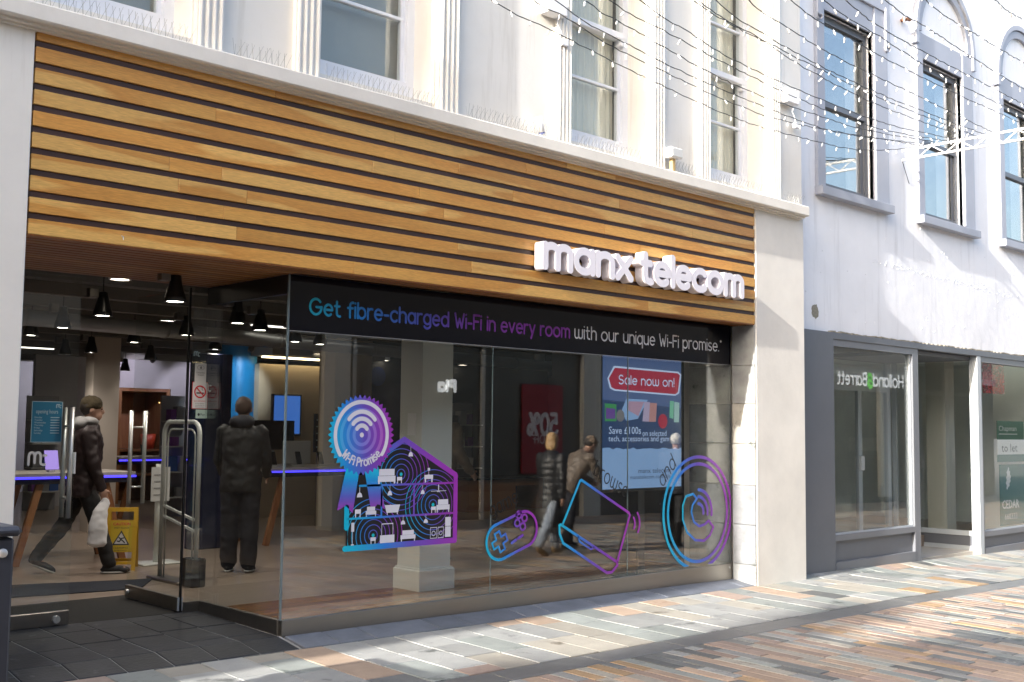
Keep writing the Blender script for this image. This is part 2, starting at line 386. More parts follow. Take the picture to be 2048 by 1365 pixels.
GL = {
 'a': ([arc(.29,.35,.29,.35,0,360,24), [(.58,.7),(.58,0)]], .58), 'b': ([[(0,1),(0,0)], arc(.29,.35,.29,.35,0,360,24)], .58),
 'c': ([arc(.31,.35,.31,.35,48,312,20)], .52), 'd': ([arc(.29,.35,.29,.35,0,360,24), [(.58,1),(.58,0)]], .58),
 'e': ([[(.02,.36),(.58,.36)]+arc(.3,.35,.29,.35,4,312,22)], .58), 'f': ([arc(.36,.78,.2,.22,80,180,8)+[(.16,0)], [(0,.62),(.36,.62)]], .36),
 'g': ([arc(.28,.36,.28,.34,0,360,24), [(.56,.7),(.56,-.05)]+arc(.28,-.03,.28,.25,0,-150,12)], .56),
 'h': ([[(0,1),(0,0)], [(0,.42)]+_arch(0,.26)], .52), 'i': ([[(0,.7),(0,0)], [(0,.96),(0,.965)]], .0), 'k': ([[(0,1),(0,0)], [(.45,.7),(.02,.32)], [(.14,.42),(.46,0)]], .46),
 'l': ([[(0,1),(0,0)]], .0), 'm': ([[(0,.7),(0,0)], [(0,.42)]+_arch(0,.21), [(.42,.42)]+_arch(.42,.21)], .84),
 'n': ([[(0,.7),(0,0)], [(0,.42)]+_arch(0,.26)], .52), 'o': ([arc(.32,.35,.32,.35,0,360,26)], .64),
 'p': ([[(0,.7),(0,-.3)], arc(.29,.35,.29,.35,0,360,24)], .58), 'q': ([arc(.29,.35,.29,.35,0,360,24), [(.58,.7),(.58,-.3)]], .58),
 'r': ([[(0,.7),(0,0)], [(0,.4)]+arc(.26,.44,.26,.26,180,70,8)], .34), 's': ([arc(.22,.52,.2,.18,40,270,12)+arc(.2,.17,.22,.17,90,-140,12)], .42),
 't': ([[(.14,.95),(.14,.2)]+arc(.34,.2,.2,.2,180,285,8), [(0,.66),(.34,.66)]], .38),
 'u': ([[(0,.7),(0,.26)]+arc(.26,.26,.26,.26,180,360), [(.52,.7),(.52,0)]], .52), 'v': ([[(0,.7),(.26,.02),(.52,.7)]], .52),
 'w': ([[(0,.7),(0,.2)]+arc(.2,.2,.2,.2,180,360,10)+[(.4,.7)], [(.4,.2)]+arc(.6,.2,.2,.2,180,360,10)+[(.8,.7)]], .80),
 'x': ([[(0,.7),(.5,0)], [(.5,.7),(0,0)]], .5), 'y': ([[(0,.7),(.26,.06)], [(.52,.7),(.16,-.3)]], .52),
 'G': ([arc(.42,.5,.42,.5,42,360,24)+[(.84,.48),(.46,.48)]], .84), 'W': ([[(0,1),(.22,0),(.22,0)], [(.22,.0),(.40,.62)], [(.40,.62),(.60,0)], [(.60,0),(.80,1)]], .80),
 'F': ([[(.5,1),(0,1),(0,0)], [(0,.54),(.42,.54)]], .48), 'P': ([[(0,0),(0,1),(.3,1)]+arc(.3,.74,.26,.26,90,-90,10)+[(0,.48)]], .56),
 'S': ([arc(.3,.74,.27,.26,35,270,12)+arc(.28,.25,.3,.25,90,-145,12)], .58), 'H': ([[(0,0),(0,1)], [(.62,0),(.62,1)], [(0,.5),(.62,.5)]], .62),
 'B': ([[(0,0),(0,1),(.28,1)]+arc(.28,.76,.24,.24,90,-90,10)+[(0,.52)], [(.28,.52)]+arc(.3,.26,.28,.26,90,-90,10)+[(0,0)]], .58),
 '-': ([[(0,.36),(.3,.36)]], .3), '.': ([[(0,.02),(0,.025)]], .0), '!': ([[(0,1),(0,.34)], [(0,.02),(0,.025)]], .0),
 '*': ([[(0,.92),(.22,.92)], [(.055,.83),(.165,1.01)], [(.165,.83),(.055,1.01)]], .22),
 '5': ([[(.5,1),(.1,1),(.06,.56)]+arc(.26,.32,.3,.32,125,-150,14)], .56), '0': ([arc(.3,.5,.3,.5,0,360,26)], .6),
 '%': ([arc(.17,.78,.17,.22,0,360,16), arc(.73,.22,.17,.22,0,360,16), [(.72,1),(.18,0)]], .9),
 'C': ([arc(.42,.5,.42,.5,45,315,22)], .72), 'O': ([arc(.44,.5,.44,.5,0,360,28)], .88),
}
def layout(s, gap=.22, space=.42):
    """[(strokes at unit height, char, x)], total width"""
    x = 0; out = []
    for ch in s:
        if ch == ' ': x += space; continue
        st, adv = GL[ch]; out.append(([[(p[0]+x, p[1]) for p in q] for q in st], ch)); x += adv+gap
    return out, x-gap
def print_text(mb, s, x0, z0, h, wdt, Y, x1=None, face=-1, gap=.22, space=.42, depth=0, bend=None, step=None):
    """stroke lettering on a plane of constant y, cap height h, stroke half width wdt; stretched to end at x1"""
    lay, W_ = layout(s, gap, space); sx = h if x1 is None else (x1-x0)/W_
    for st, ch in lay:
        ss = [[(x0+p[0]*sx, z0+p[1]*h) for p in q] for q in st]
        if bend: ss = [[bend(*p) for p in q] for q in ss]
        v, u0, v0 = stroke_val(ss, wdt, step or wdt/2.6); po, se = march(v, u0, v0, step or wdt/2.6)
        put(mb, po, se, (lambda u, v_: (u, Y, v_)), (lambda u, v_: (u, Y+depth, v_)) if depth else None)
def shape(mb, fn, b, st, Y):
    U, V, u0, v0 = grid(b, st); po, se = march(fn(U, V), u0, v0, st); put(mb, po, se, lambda u, v: (u, Y, v))
def font_text(mb, s, x0, z0, h, Y, width=None, flip=False, bold=0):
    """small print in the built-in face on a plane of constant y; flip faces it the other way"""
    cu = bpy.data.curves.new('t', 'FONT'); cu.body = s; cu.size = h/.70; cu.resolution_u = 2; cu.offset = bold
    o = bpy.data.objects.new('t', cu); col.objects.link(o)
    me = bpy.data.meshes.new_from_object(o.evaluated_get(bpy.context.evaluated_depsgraph_get()))
    xs = [v.co.x for v in me.vertices] or [0]; k = 1 if not width else width/(max(xs)-min(xs)); mn = min(xs)
    sg = -1 if flip else 1
    mb.add([(x0+sg*(v.co.x-mn)*k, Y, z0+v.co.y) for v in me.vertices], [tuple(p.vertices) for p in me.polygons])
    bpy.data.objects.remove(o); bpy.data.curves.remove(cu); bpy.data.meshes.remove(me)
# ------------------------------------------------------------------ ground and paving
def proj(p):
    v = Vector(p)-CAM; z = v.dot(_fw)
    if z < .2: return None
    return IW/2+FPX*v.dot(_rt)/z, IH/2-FPX*v.dot(_up)/z, z
def seen(p, m=40):
    q = proj(p); return q is not None and -m < q[0] < IW+m and -m < q[1] < IH+m
bed = mat('mortar_bed', (.36,.34,.30), .9, var=.2, vs_=9)
grout = mat('entrance_grout', (.26,.26,.25), .9, var=.3, vs_=9)
bed_d = mat('mortar_dark', (.10,.10,.10), .9, var=.2, vs_=9)
asph = mat('ground_grey', (.16,.16,.155), .9, var=.15)
ST = [mat('stone_grey', (.285,.29,.28), .62, var=.14, vs_=5, bump=.22, bs=70, ov=.16, dirt=((.10,.105,.10), 3.1, .565, .11)),
      mat('stone_green', (.25,.27,.255), .6, var=.14, vs_=5, bump=.22, bs=70, ov=.16, dirt=((.085,.10,.09), 2.7, .565, .11)),
      mat('stone_buff', (.33,.31,.265), .66, var=.12, vs_=5, bump=.22, bs=70, ov=.14, dirt=((.15,.13,.10), 3.3, .58, .12)),
      mat('stone_peach', (.37,.28,.21), .66, var=.14, vs_=6, bump=.22, bs=70, ov=.16, dirt=((.22,.13,.08), 3.3, .60, .12)),
      mat('stone_pink', (.30,.23,.19), .66, var=.16, vs_=9, bump=.25, bs=90, ov=.18, dirt=((.50,.46,.42), 5, .66, .12)),
      mat('stone_orange', (.37,.255,.145), .62, var=.18, vs_=8, bump=.25, bs=90, ov=.18),
      mat('stone_slate', (.135,.14,.136), .5, var=.2, vs_=7, bump=.25, bs=60, ov=.22, dirt=((.42,.42,.40), 4.2, .63, .10))]
slate = mat('slate_tile', (.024,.026,.031), .5, spec=.3, var=.3, vs_=5, bump=.3, bs=40, ov=.18, dirt=((.13,.135,.145), 6, .60, .14))
kerb_m = mat('kerb_slate', (.135,.15,.18), .5, var=.22, vs_=6, bump=.25, bs=40, ov=.14, dirt=((.42,.42,.40), 8, .68, .08))
chan_m = mat('channel_stone', (.155,.155,.15), .45, var=.14, vs_=8, bump=.12, bs=90, ov=.06)
def stone(mb, x0, x1, y0, y1, dz=0., g=.004, th=.05, zf=gz):
    c = .004; xs = (x0+g, x1-g); ys = (y0+g, y1-g)
    def ring(i, d): return [(x, y, zf(x, y)+dz+d) for x, y in ((xs[0]+i, ys[0]+i), (xs[1]-i, ys[0]+i), (xs[1]-i, ys[1]-i), (xs[0]+i, ys[1]-i))]
    a = ring(0, -th); b = ring(0, -c); t = ring(c, 0)
    mb.add(a+b+t, [(0,1,5,4),(1,2,6,5),(2,3,7,6),(3,0,4,7),(4,5,9,8),(5,6,10,9),(6,7,11,10),(7,4,8,11),(8,9,10,11)])
def sheet(name, x0, x1, y0, y1, dz, m, nx, ny, zf=gz):
    mb = MB()
    for i in range(nx):
        for j in range(ny):
            xs = [x0+(x1-x0)*(i+k)/nx for k in (0, 1)]; ys = [y0+(y1-y0)*(j+k)/ny for k in (0, 1)]
            mb.face([(x, y, zf(x, y)+dz) for x, y in ((xs[0],ys[0]),(xs[1],ys[0]),(xs[1],ys[1]),(xs[0],ys[1]))])
    return struct(mb.build(name, m))
def pave(host, name, specs, mats, limit=300):
    """specs: (x0,x1,y0,y1,dz,material index); those that show largest become pieces, the rest one mass"""
    vis = []
    rest = []
    for s in specs:
        p = ((s[0]+s[1])/2, (s[2]+s[3])/2, gz((s[0]+s[1])/2, (s[2]+s[3])/2))
        if seen(p, 60): vis.append((proj(p)[2], s))
        else: rest.append(s)
    vis.sort(key=lambda t: t[0]); rest += [s for _, s in vis[limit:]]
    for _, s in vis[:limit]:
        mb = MB(); stone(mb, *s[:5]); mb.build(name, mats[s[5]], host)
    if rest:
        mb = MB()
        for s in rest: mb.mi = s[5]; stone(mb, *s[:5])
        o = mb.build('outlying_'+name, mats, host); o['kind'] = 'stuff'
def courses(x0, x1, y0, y1, wd, lens, mats_w, seed, dzr=.0025):
    rr = random.Random(seed); out = []; x = x0
    while x < x1:
        wx = rr.uniform(*wd); y = y1 + rr.uniform(0, lens[1])*.6; top = y1
        y = y1
        first = True
        while y > y0+.02:
            ln = rr.uniform(*lens)*(rr.uniform(.35, 1) if first else 1); first = False
            yb = max(y-ln, y0)
            if yb-y0 < .12: yb = y0
            out.append((x, x+wx, yb, y, rr.uniform(-dzr, dzr), rr.choices(range(len(mats_w)), mats_w)[0])); y = yb
        x += wx
    return out
def flat(x, y): return -.6
sheet('ground', -400, 400, -400, 400, 0, asph, 1, 1, zf=flat)
pv = sheet('pavement', -12, 30, -1.53, 0.0, -.03, bed, 84, 40)
kspecs = []
x = -2.0+.0
rr = random.Random(3)
x = .02
while x < 5.45:
    wx = rr.choice([.31, .31, .5, .62]); kspecs.append((x, min(x+wx, 5.48), -.285, -.012, rr.uniform(-.002,.002), 0)); x += wx
pave(pv, 'kerb_slab', kspecs, [kerb_m])
pave(pv, 'flagstone', courses(-2.03, 6.4, -1.52, -.29, (.31,.315), (.36,.62), (40,24,20,9,4,0,2), 11) + courses(6.4, 28, -1.52, -.12, (.29,.315), (.36,.62), (36,24,22,9,4,2,4), 12)
     + courses(-12, -2.03, -1.52, -.31, (.31,.315), (.36,.62), (34,20,18,18,6,0,3), 13), ST)
ch = sheet('drainage_channel', -12, 30, -1.78, -1.53, -.02, bed_d, 84, 1)
x = -12; cs = []
while x < 30: cs.append((x, x+.9, -1.775, -1.535, -.001, 0)); x += .9
pave(ch, 'channel_slab', cs, [chan_m])
stt = sheet('street', -12, 30, -9.6, -1.78, -.012, bed, 84, 24)
pave(stt, 'paver', courses(-12, 30, -5.2, -1.785, (.105,.135), (.3,.62), (12,12,8,24,28,9,22), 21, .002), ST)
pave(stt, 'far_paver', courses(-12, 30, -9.6, -5.2, (.105,.135), (.3,.62), (12,12,8,24,28,9,22), 22, .002), ST)
en = sheet('entrance_floor', -2.0, -.0, -.285, 1.2, -.0045, grout, 8, 60)
es_ = []
rr = random.Random(5); x = -2.19
while x < -.02:
    a, b = max(x, -1.995), min(x+.31, -.0); y = 1.2; f = True
    while y > -.28:
        ln = .42*(rr.choice([.45, .7, .9]) if f else 1); f = False; yb = max(-.284, y-ln)
        if y > .01 and yb < .14: yb = 0.0
        if yb+.284 < .1: yb = -.284
        es_.append((a, b, yb, y, rr.uniform(-.002,.002), 0)); y = yb
    x += .31
pave(en, 'tile', es_, [slate])

# ------------------------------------------------------------------ the shop's building
YF = -.31
bld = thing('shop_building', 'cream painted building with fluted pilasters and sash windows over a timber shop sign', 'building', (2.2, 0, 0))
def wall_with(mb, x0, x1, y0, y1, z0, z1, holes):
    """a wall of boxes round rectangular holes (x0,x1,z0,z1) that share no x range"""
    x = x0
    for (a, b, c, d) in sorted(holes):
        mb.box(x, a, y0, y1, z0, z1); mb.box(a, b, y0, y1, z0, c); mb.box(a, b, y0, y1, d, z1); x = b
    mb.box(x, x1, y0, y1, z0, z1)
PIL = [(-2.42,-2.22), (-.97,-.77), (-.21,0.0), (1.11,1.32), (2.45,2.63), (3.76,3.94), (4.50,4.67), (5.77,5.93)]
WIN = [(PIL[i][1]+.015, PIL[i+1][0]-.015) for i in (0, 2, 4, 6)]
UZ0, UZ1 = 4.05, 6.75
def upper(mb):
    wall_with(mb, -11.9, 6.42, -.28, .05, 3.90, 9.2, [(a, b, UZ0, UZ1) for a, b in WIN])
one('wall', paint_cream, upper, bld)
one('roof', grey_trim2, lambda mb: mb.hexa([(-7.6,-.6,9.2),(6.5,-.6,9.2),(6.5,9,9.2),(-7.6,9,9.2)], [(-7.6,2,11.4),(6.5,2,11.4),(6.5,5,11.4),(-7.6,5,11.4)]), bld)
one('pilaster', paint_cream, lambda mb: mb.bbox(-3.1, -2.0, YF, 1.26, -.4, 3.86, c=.006), bld)
one('pilaster', paint_cream2, lambda mb: (mb.bbox(5.475, 6.405, YF, -.03, -.4, 3.86, c=.008), mb.box(5.56, 6.405, -.03, .7, -.4, 3.9)), bld)
cor = MB(); cor.bbox(-8, 6.36, -.42, -.2, 3.862, 3.972, c=.010); cor.box(-8, 6.34, -.375, -.2, 3.846, 3.864); cor.box(-8, 6.32, -.34, -.2, 3.832, 3.847)
cor.build('cornice', paint_cream2, bld)
for a, b in PIL:
    mb = MB(); mb.box(a, b, -.325, -.27, 3.9, 8.9)
    n = 4; wd = (b-a)/n
    for k in range(n):
        cx = a+wd*(k+.5)
        mb.tube([(cx, -.326, 3.96), (cx, -.326, 8.8)], wd*.33, 8)
    mb.box(a-.02, b+.02, -.36, -.27, 8.8, 8.95)
    mb.build('fluted_pilaster', paint_cream, bld)
net = mat('blind_fabric', (.80,.73,.60), .85, var=.12, vs_=1.0, stretch=(30,30,1))
dark_room = mat('dark_room', (.22,.225,.22), .9, var=.3, vs_=1.5)
GY = .03
zb = onY(630,120,GY).z; zbar = onY(1131,148,GY).z; zr = onY(1133,40,GY).z
for i, (a, b) in enumerate(WIN):
    mb = MB(); f = .075
    mb.box(a, a+f, -.02, .07, UZ0+.03, UZ1-.02); mb.box(b-f, b, -.02, .07, UZ0+.03, UZ1-.02)
    mb.box(a+f, b-f, -.015, .065, UZ0+.03, zb); mb.box(a+f, b-f, -.015, .065, UZ1-.1, UZ1-.02)
    mb.bbox(a, b, -.06, .07, UZ0-.01, UZ0+.03, c=.005)
    fr = mb.build('sash_window', paint_white, bld)
    one('meeting_rail', paint_white, lambda mb: (mb.bbox(a+f, b-f, -.045, .06, zr-.03, zr+.035, c=.005), mb.box(a+f, a+f+.05, -.04, .03, zr-.09, zr-.03), mb.box(b-f-.05, b-f, -.04, .03, zr-.09, zr-.03)), fr)
    for zz in (zbar, 2*zr-zbar+.05):
        one('glazing_bar', paint_white, lambda mb: mb.bbox(a+f, b-f, GY-.018, GY+.03, zz-.014, zz+.014, c=.004), fr)
    one('stile', paint_white, lambda mb: (mb.box(a+f, a+f+.035, GY-.012, .06, zb, zr), mb.box(b-f-.035, b-f, GY-.012, .06, zb, zr)), fr)
    one('pane', pane_u, lambda mb: (mb.box(a+f, b-f, GY, GY+.005, zb, UZ1-.1)), fr)
    mb = MB(); mb.box(a-.1, b+.1, .9, .95, UZ0-.3, UZ1+.3); mb.box(a-.15, a-.1, .06, .95, UZ0-.3, UZ1+.3); mb.box(b+.1, b+.15, .06, .95, UZ0-.3, UZ1+.3); mb.box(a-.15, b+.15, .06, .95, UZ0-.35, UZ0-.3)
    mb.box(a-.15, b+.15, .06, .95, UZ1+.3, UZ1+.35)
    mb.build('room', dark_room, bld)
    if i < 2:
        boxo('grey_reflection_sheet', mat('reflection_grey', (.34,.34,.32), .8, var=.15, vs_=.8) if 'reflection_grey' not in MATS else MATS['reflection_grey'], bld, a+.05, b-.05, .12, .125, UZ0, UZ1)  # grey sheet added in place of the even reflection in these panes
    else:
        mb = MB(); n = 46
        for k in range(n):
            x0 = a+f+(b-a-2*f)*k/n; x1 = a+f+(b-a-2*f)*(k+1)/n; dy = .012*math.sin(k*1.7)
            mb.face([(x0, .11+dy, zb-.1), (x1, .11+.012*math.sin((k+1)*1.7), zb-.1), (x1, .11+.012*math.sin((k+1)*1.7), UZ1), (x0, .11+dy, UZ1)])
        mb.build('curtain', net, bld)
# stone lining of the window's right-hand return
stone_ret = [mat('ashlar_%s' % n_, c_, .55, var=.25, vs_=7, bump=.2, bs=25, dirt=((.10,.11,.10), 5, .6, .1)) for n_, c_ in (('grey', (.30,.31,.31)), ('pale', (.42,.41,.37)), ('dark', (.22,.23,.24)))]
zc = [-.3, .11, .52, .93, 1.36, 1.78, 2.18, 2.604]
for i in range(7):
    for j, (y0, y1) in enumerate(((-.303, -.02), (.012, .55))):
        one('ashlar', stone_ret[(i*2+j*1+(i//2)) % 3], lambda mb: mb.bbox(5.455, 5.474, y0, y1, zc[i]+.002, zc[i+1]-.002, c=.003), bld)
# side wall of the shop beyond, seen only from inside
shell = thing('shop_interior', 'dim shop interior behind the glass with pale walls and grey ceiling', 'interior', (3, 6, 0))
wall_i = mat('interior_wall', (.50,.48,.50), .8, var=.05)
wall_b = mat('interior_beige', (.56,.48,.36), .8, var=.05)
wall_k = mat('interior_dark', (.030,.030,.034), .6, var=.1)
ceil_m = mat('interior_ceiling', (.30,.28,.25), .85, var=.06)
floor_m = mat('interior_floor', (.26,.205,.16), .30, var=.16, vs_=2.2, stretch=(.6,6,1))
fl = MB(); fl.box(-3.1, 14, 1.2, 20, -.2, .022); fl.box(.005, 5.45, .012, 1.2, -.2, .020); fl.box(5.45, 12, .7, 1.2, -.2, .020)
struct(fl.build('shop_floor', floor_m))
# floor boards of the window bay
fb = wood('bay_boards', (.30,.14,.045), (.26,.11,.035), (.34,.17,.06), rough=.25, ov=.25)
bay = tag(bpy.data.objects.new('window_bay_floor', None), 'amber timber boards laid along the inside of the shop window', 'floor'); col.objects.link(bay)
for k in range(9):
    y0 = .03+k*.135
    for (xa, xb) in ((.05, 2.2+.3*(k % 3)), (2.2+.3*(k % 3), 5.43)):
        one('board', fb, lambda mb: mb.bbox(xa+.001, xb-.001, y0, y0+.133, .02, .032, c=.002), bay)
boxo('ceiling', ceil_m, shell, -3.1, 14, .02, 20, 2.80, 2.9)
boxo('back_wall', wall_i, shell, -3.1, 14, 17.5, 17.6, 0, 2.80)
boxo('side_wall', wall_i, shell, -3.2, -3.1, 1.26, 17.5, 0, 2.80)
boxo('side_wall', wall_k, shell, 13.9, 14, 3.3, 17.5, 0, 2.80)
boxo('side_wall', wall_k, shell, 6.1, 6.2, .7, 3.3, 0, 2.80)
boxo('partition', wall_k, shell, 6.2, 14, 3.2, 3.3, 0, 2.80)
boxo('lintel_wall', ceil_m, shell, -2.0, 5.56, .02, .1, 2.66, 2.8)
# timber fascia
fas = thing('timber_fascia', 'long fascia of golden timber planks with dark recessed bands above the shop window', 'fascia', (1.7, -.3, 2.6))
boxo('backing', black, fas, -1.995, 5.47, -.27, -.2, 2.612, 3.835)
JO = {0: [.35, 3.72], 1: [-.62, 1.5, 3.4], 2: [-.72, 1.35, 3.45], 3: [-1.05,-.55, 2.4, 4.2], 4: [-1.12,-.74, 1.2, 3.6], 5: [.95, 3.1], 6: [.5, 1.95, 4.4], 7: [-.8, 1.35, 3.3], 8: [.7, 2.1, 3.9], 9: [-.35, 2.6, 3.25]}
for k in range(10):
    z0 = 2.612+.1302*k; z1 = min(z0+.0905, 3.838)
    xs = [-1.99]+JO[k]+[5.466]
    for a, b in zip(xs[:-1], xs[1:]):
        dy = rnd.uniform(-.0012, .0012)
        one('plank', wood_l, lambda mb: mb.bbox(a+.0008, b-.0008, -.304+dy, -.272, z0, z1, c=.0022), fas)
    if k < 9:
        xs = [-1.99, -.4+rnd.uniform(-.6,.6), 1.4+rnd.uniform(-.6,.6), 3.4+rnd.uniform(-.5,.5), 5.466]
        for a, b in zip(xs[:-1], xs[1:]):
            one('dark_batten', wood_d, lambda mb: mb.bbox(a+.0008, b-.0008, -.292, -.272, z1+.0012, z0+.129, c=.0015), fas)
one('nail', steel_b, lambda mb: mb.tube([(-1.42,-.305,2.67), (-1.42,-.33,2.66), (-1.42,-.332,2.64)], .003, 6), fas)
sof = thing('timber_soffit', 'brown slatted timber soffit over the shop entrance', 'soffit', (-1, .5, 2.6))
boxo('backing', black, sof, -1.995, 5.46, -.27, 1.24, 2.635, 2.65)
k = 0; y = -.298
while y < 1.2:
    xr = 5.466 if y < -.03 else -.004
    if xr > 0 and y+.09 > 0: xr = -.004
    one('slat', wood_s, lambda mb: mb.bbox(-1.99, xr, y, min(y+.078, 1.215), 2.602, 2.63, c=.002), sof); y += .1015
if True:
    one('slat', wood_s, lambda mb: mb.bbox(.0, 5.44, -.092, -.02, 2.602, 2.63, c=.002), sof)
# metal plinth, window glass, banner
sw = thing('shop_window', 'large frameless shop window with steel plinth and black banner along its top', 'window', (2.7, 0, 0))
one('plinth', steel, lambda mb: (mb.bbox(.0, 5.455, -.012, .03, -.12, .108, c=.003)), sw)
one('plinth_return', steel, lambda mb: (mb.bbox(-.012, .02, .031, 1.185, -.1, .108, c=.003), mb.bbox(-.135, .02, 1.186, 1.215, -.05, .108, c=.003)), sw)
JX = [.0, onY(984,900,0).x, onY(1256,900,0).x, 5.452]
for a, b in zip(JX[:-1], JX[1:]):
    p = boxo('pane', pane_g, sw, a+.002, b-.002, .0, .010, .108, 2.604)
for a in JX[1:-1]:
    one('glass_joint', glass_edge, lambda mb: mb.box(a-.0015, a+.0015, -.0008, .0115, .109, 2.19), sw)
one('glass_corner', glass_edge, lambda mb: mb.box(-.012, .001, -.002, .013, .108, 2.6), sw)
boxo('pane', pane_g, sw, -.01, .0, .012, 1.19, .108, 2.47)
boxo('return_header', black, sw, -.012, .03, .012, 1.2, 2.46, 2.60)
boxo('pane', pane_g, sw, -.13, -.012, 1.195, 1.205, .108, 2.6)
boxo('clip', pale_frame, sw, 5.40, 5.408, -.02, -.012, .06, .075)
bn = MB(); bn.face([(.002, -.002, 2.192), (5.452, -.002, 2.192), (5.452, -.002, 2.602), (.002, -.002, 2.602)]); ban = bn.build('banner', black_film, sw)
one('banner_edge', mat('film_edge', (.35,.35,.36), .4), lambda mb: mb.box(.004, 5.41, -.003, 0, 2.1885, 2.192), ban)
CYAN, BLUE, VIO, PUR, MAG = (.0,.42,.62), (.018,.18,.72), (.10,.05,.50), (.20,.03,.42), (.30,.02,.38)
g_ban = gradient('print_banner', [(0,(0,.36,.50)),(.18,(.01,.17,.55)),(.42,(.07,.06,.40)),(.6,(.18,.02,.32)),(1,(.22,.02,.32))], (.16,2.3), (2.97,2.3))
tw = MB(); print_text(tw, 'Get fibre-charged Wi-Fi in every room', .175, 2.325, .115, .0095, -.0035, x1=2.962, gap=.20, space=.40); tw.build('lettering', g_ban, ban)
white_ink = mat('white_print', (.62,.62,.64), .4)
tw = MB(); print_text(tw, 'with our unique Wi-Fi promise.', 3.035, 2.327, .115, .0074, -.0035, x1=5.238, gap=.20, space=.40)
print_text(tw, '*', 5.262, 2.325, .115, .004, -.0035); tw.build('lettering', white_ink, ban)

# the raised shop sign
sign = thing('shop_sign', 'white three dimensional rounded lettering reading manx telecom on the timber fascia', 'sign', (3.6, -.36, 2.83))
sign_w = mat('sign_acrylic', (.74,.72,.78), .32)
lay, W_ = layout('manx', .20); lay2, W2 = layout('telecom', .19)
def letters(lay_, Wt, xa, xb):
    sx = (xb-xa)/Wt; wd = .0335
    for st, ch in lay_:
        h = .258
        ss = [[(xa+p[0]*sx, 2.866+p[1]*h) for p in q] for q in st]
        v, u0, v0 = stroke_val(ss, wd, .006); po, se = march(v, u0, v0, .006)
        mb = MB(); put(mb, po, se, lambda u, v_: (u, -.412, v_), lambda u, v_: (u, -.310, v_))
        # softened front edge: a slightly smaller, slightly prouder face
        mb.build('letter', sign_w, sign)
letters(lay, W_, 2.235, 3.345); letters(lay2, W2, 3.505, 5.085)
# ------------------------------------------------------------------ the white building next door
YR = -.10
rb = thing('white_building', 'white rendered building with grey window surrounds and an empty grey shopfront', 'building', (10.5, 0, 0))
RW = [(7.17, 8.36), (9.66, 10.86), (12.22, 13.42)]
RZ0, RZ1 = 4.375, 6.52
def rwall(mb):
    wall_with(mb, 6.425, 14.6, YR, .28, 2.66, 9.4, [(a, b, RZ0, RZ1) for a, b in RW])
one('wall', paint_lav, rwall, rb)
one('roof', grey_trim2, lambda mb: mb.hexa([(6.43,-.4,9.4),(14.7,-.4,9.4),(14.7,9,9.4),(6.43,9,9.4)], [(6.43,2,11.2),(14.7,2,11.2),(14.7,5,11.2),(6.43,5,11.2)]), rb)
patch_m = mat('bare_render', (.26,.24,.19), .9, var=.3, vs_=30, bump=.8, bs=50)
def blob(mb, cx, cz, rx, rz, Y, n=22, seed=1):
    r2 = random.Random(seed); mb.face([(cx+rx*(1+r2.uniform(-.18,.18))*math.cos(-2*math.pi*k/n), Y, cz+rz*(1+r2.uniform(-.15,.15))*math.sin(-2*math.pi*k/n)) for k in reversed(range(n))])
p = onY(1630, 623, YR); one('bare_patch', patch_m, lambda mb: blob(mb, p.x, p.z, .075, .085, YR-.002, seed=4), rb)
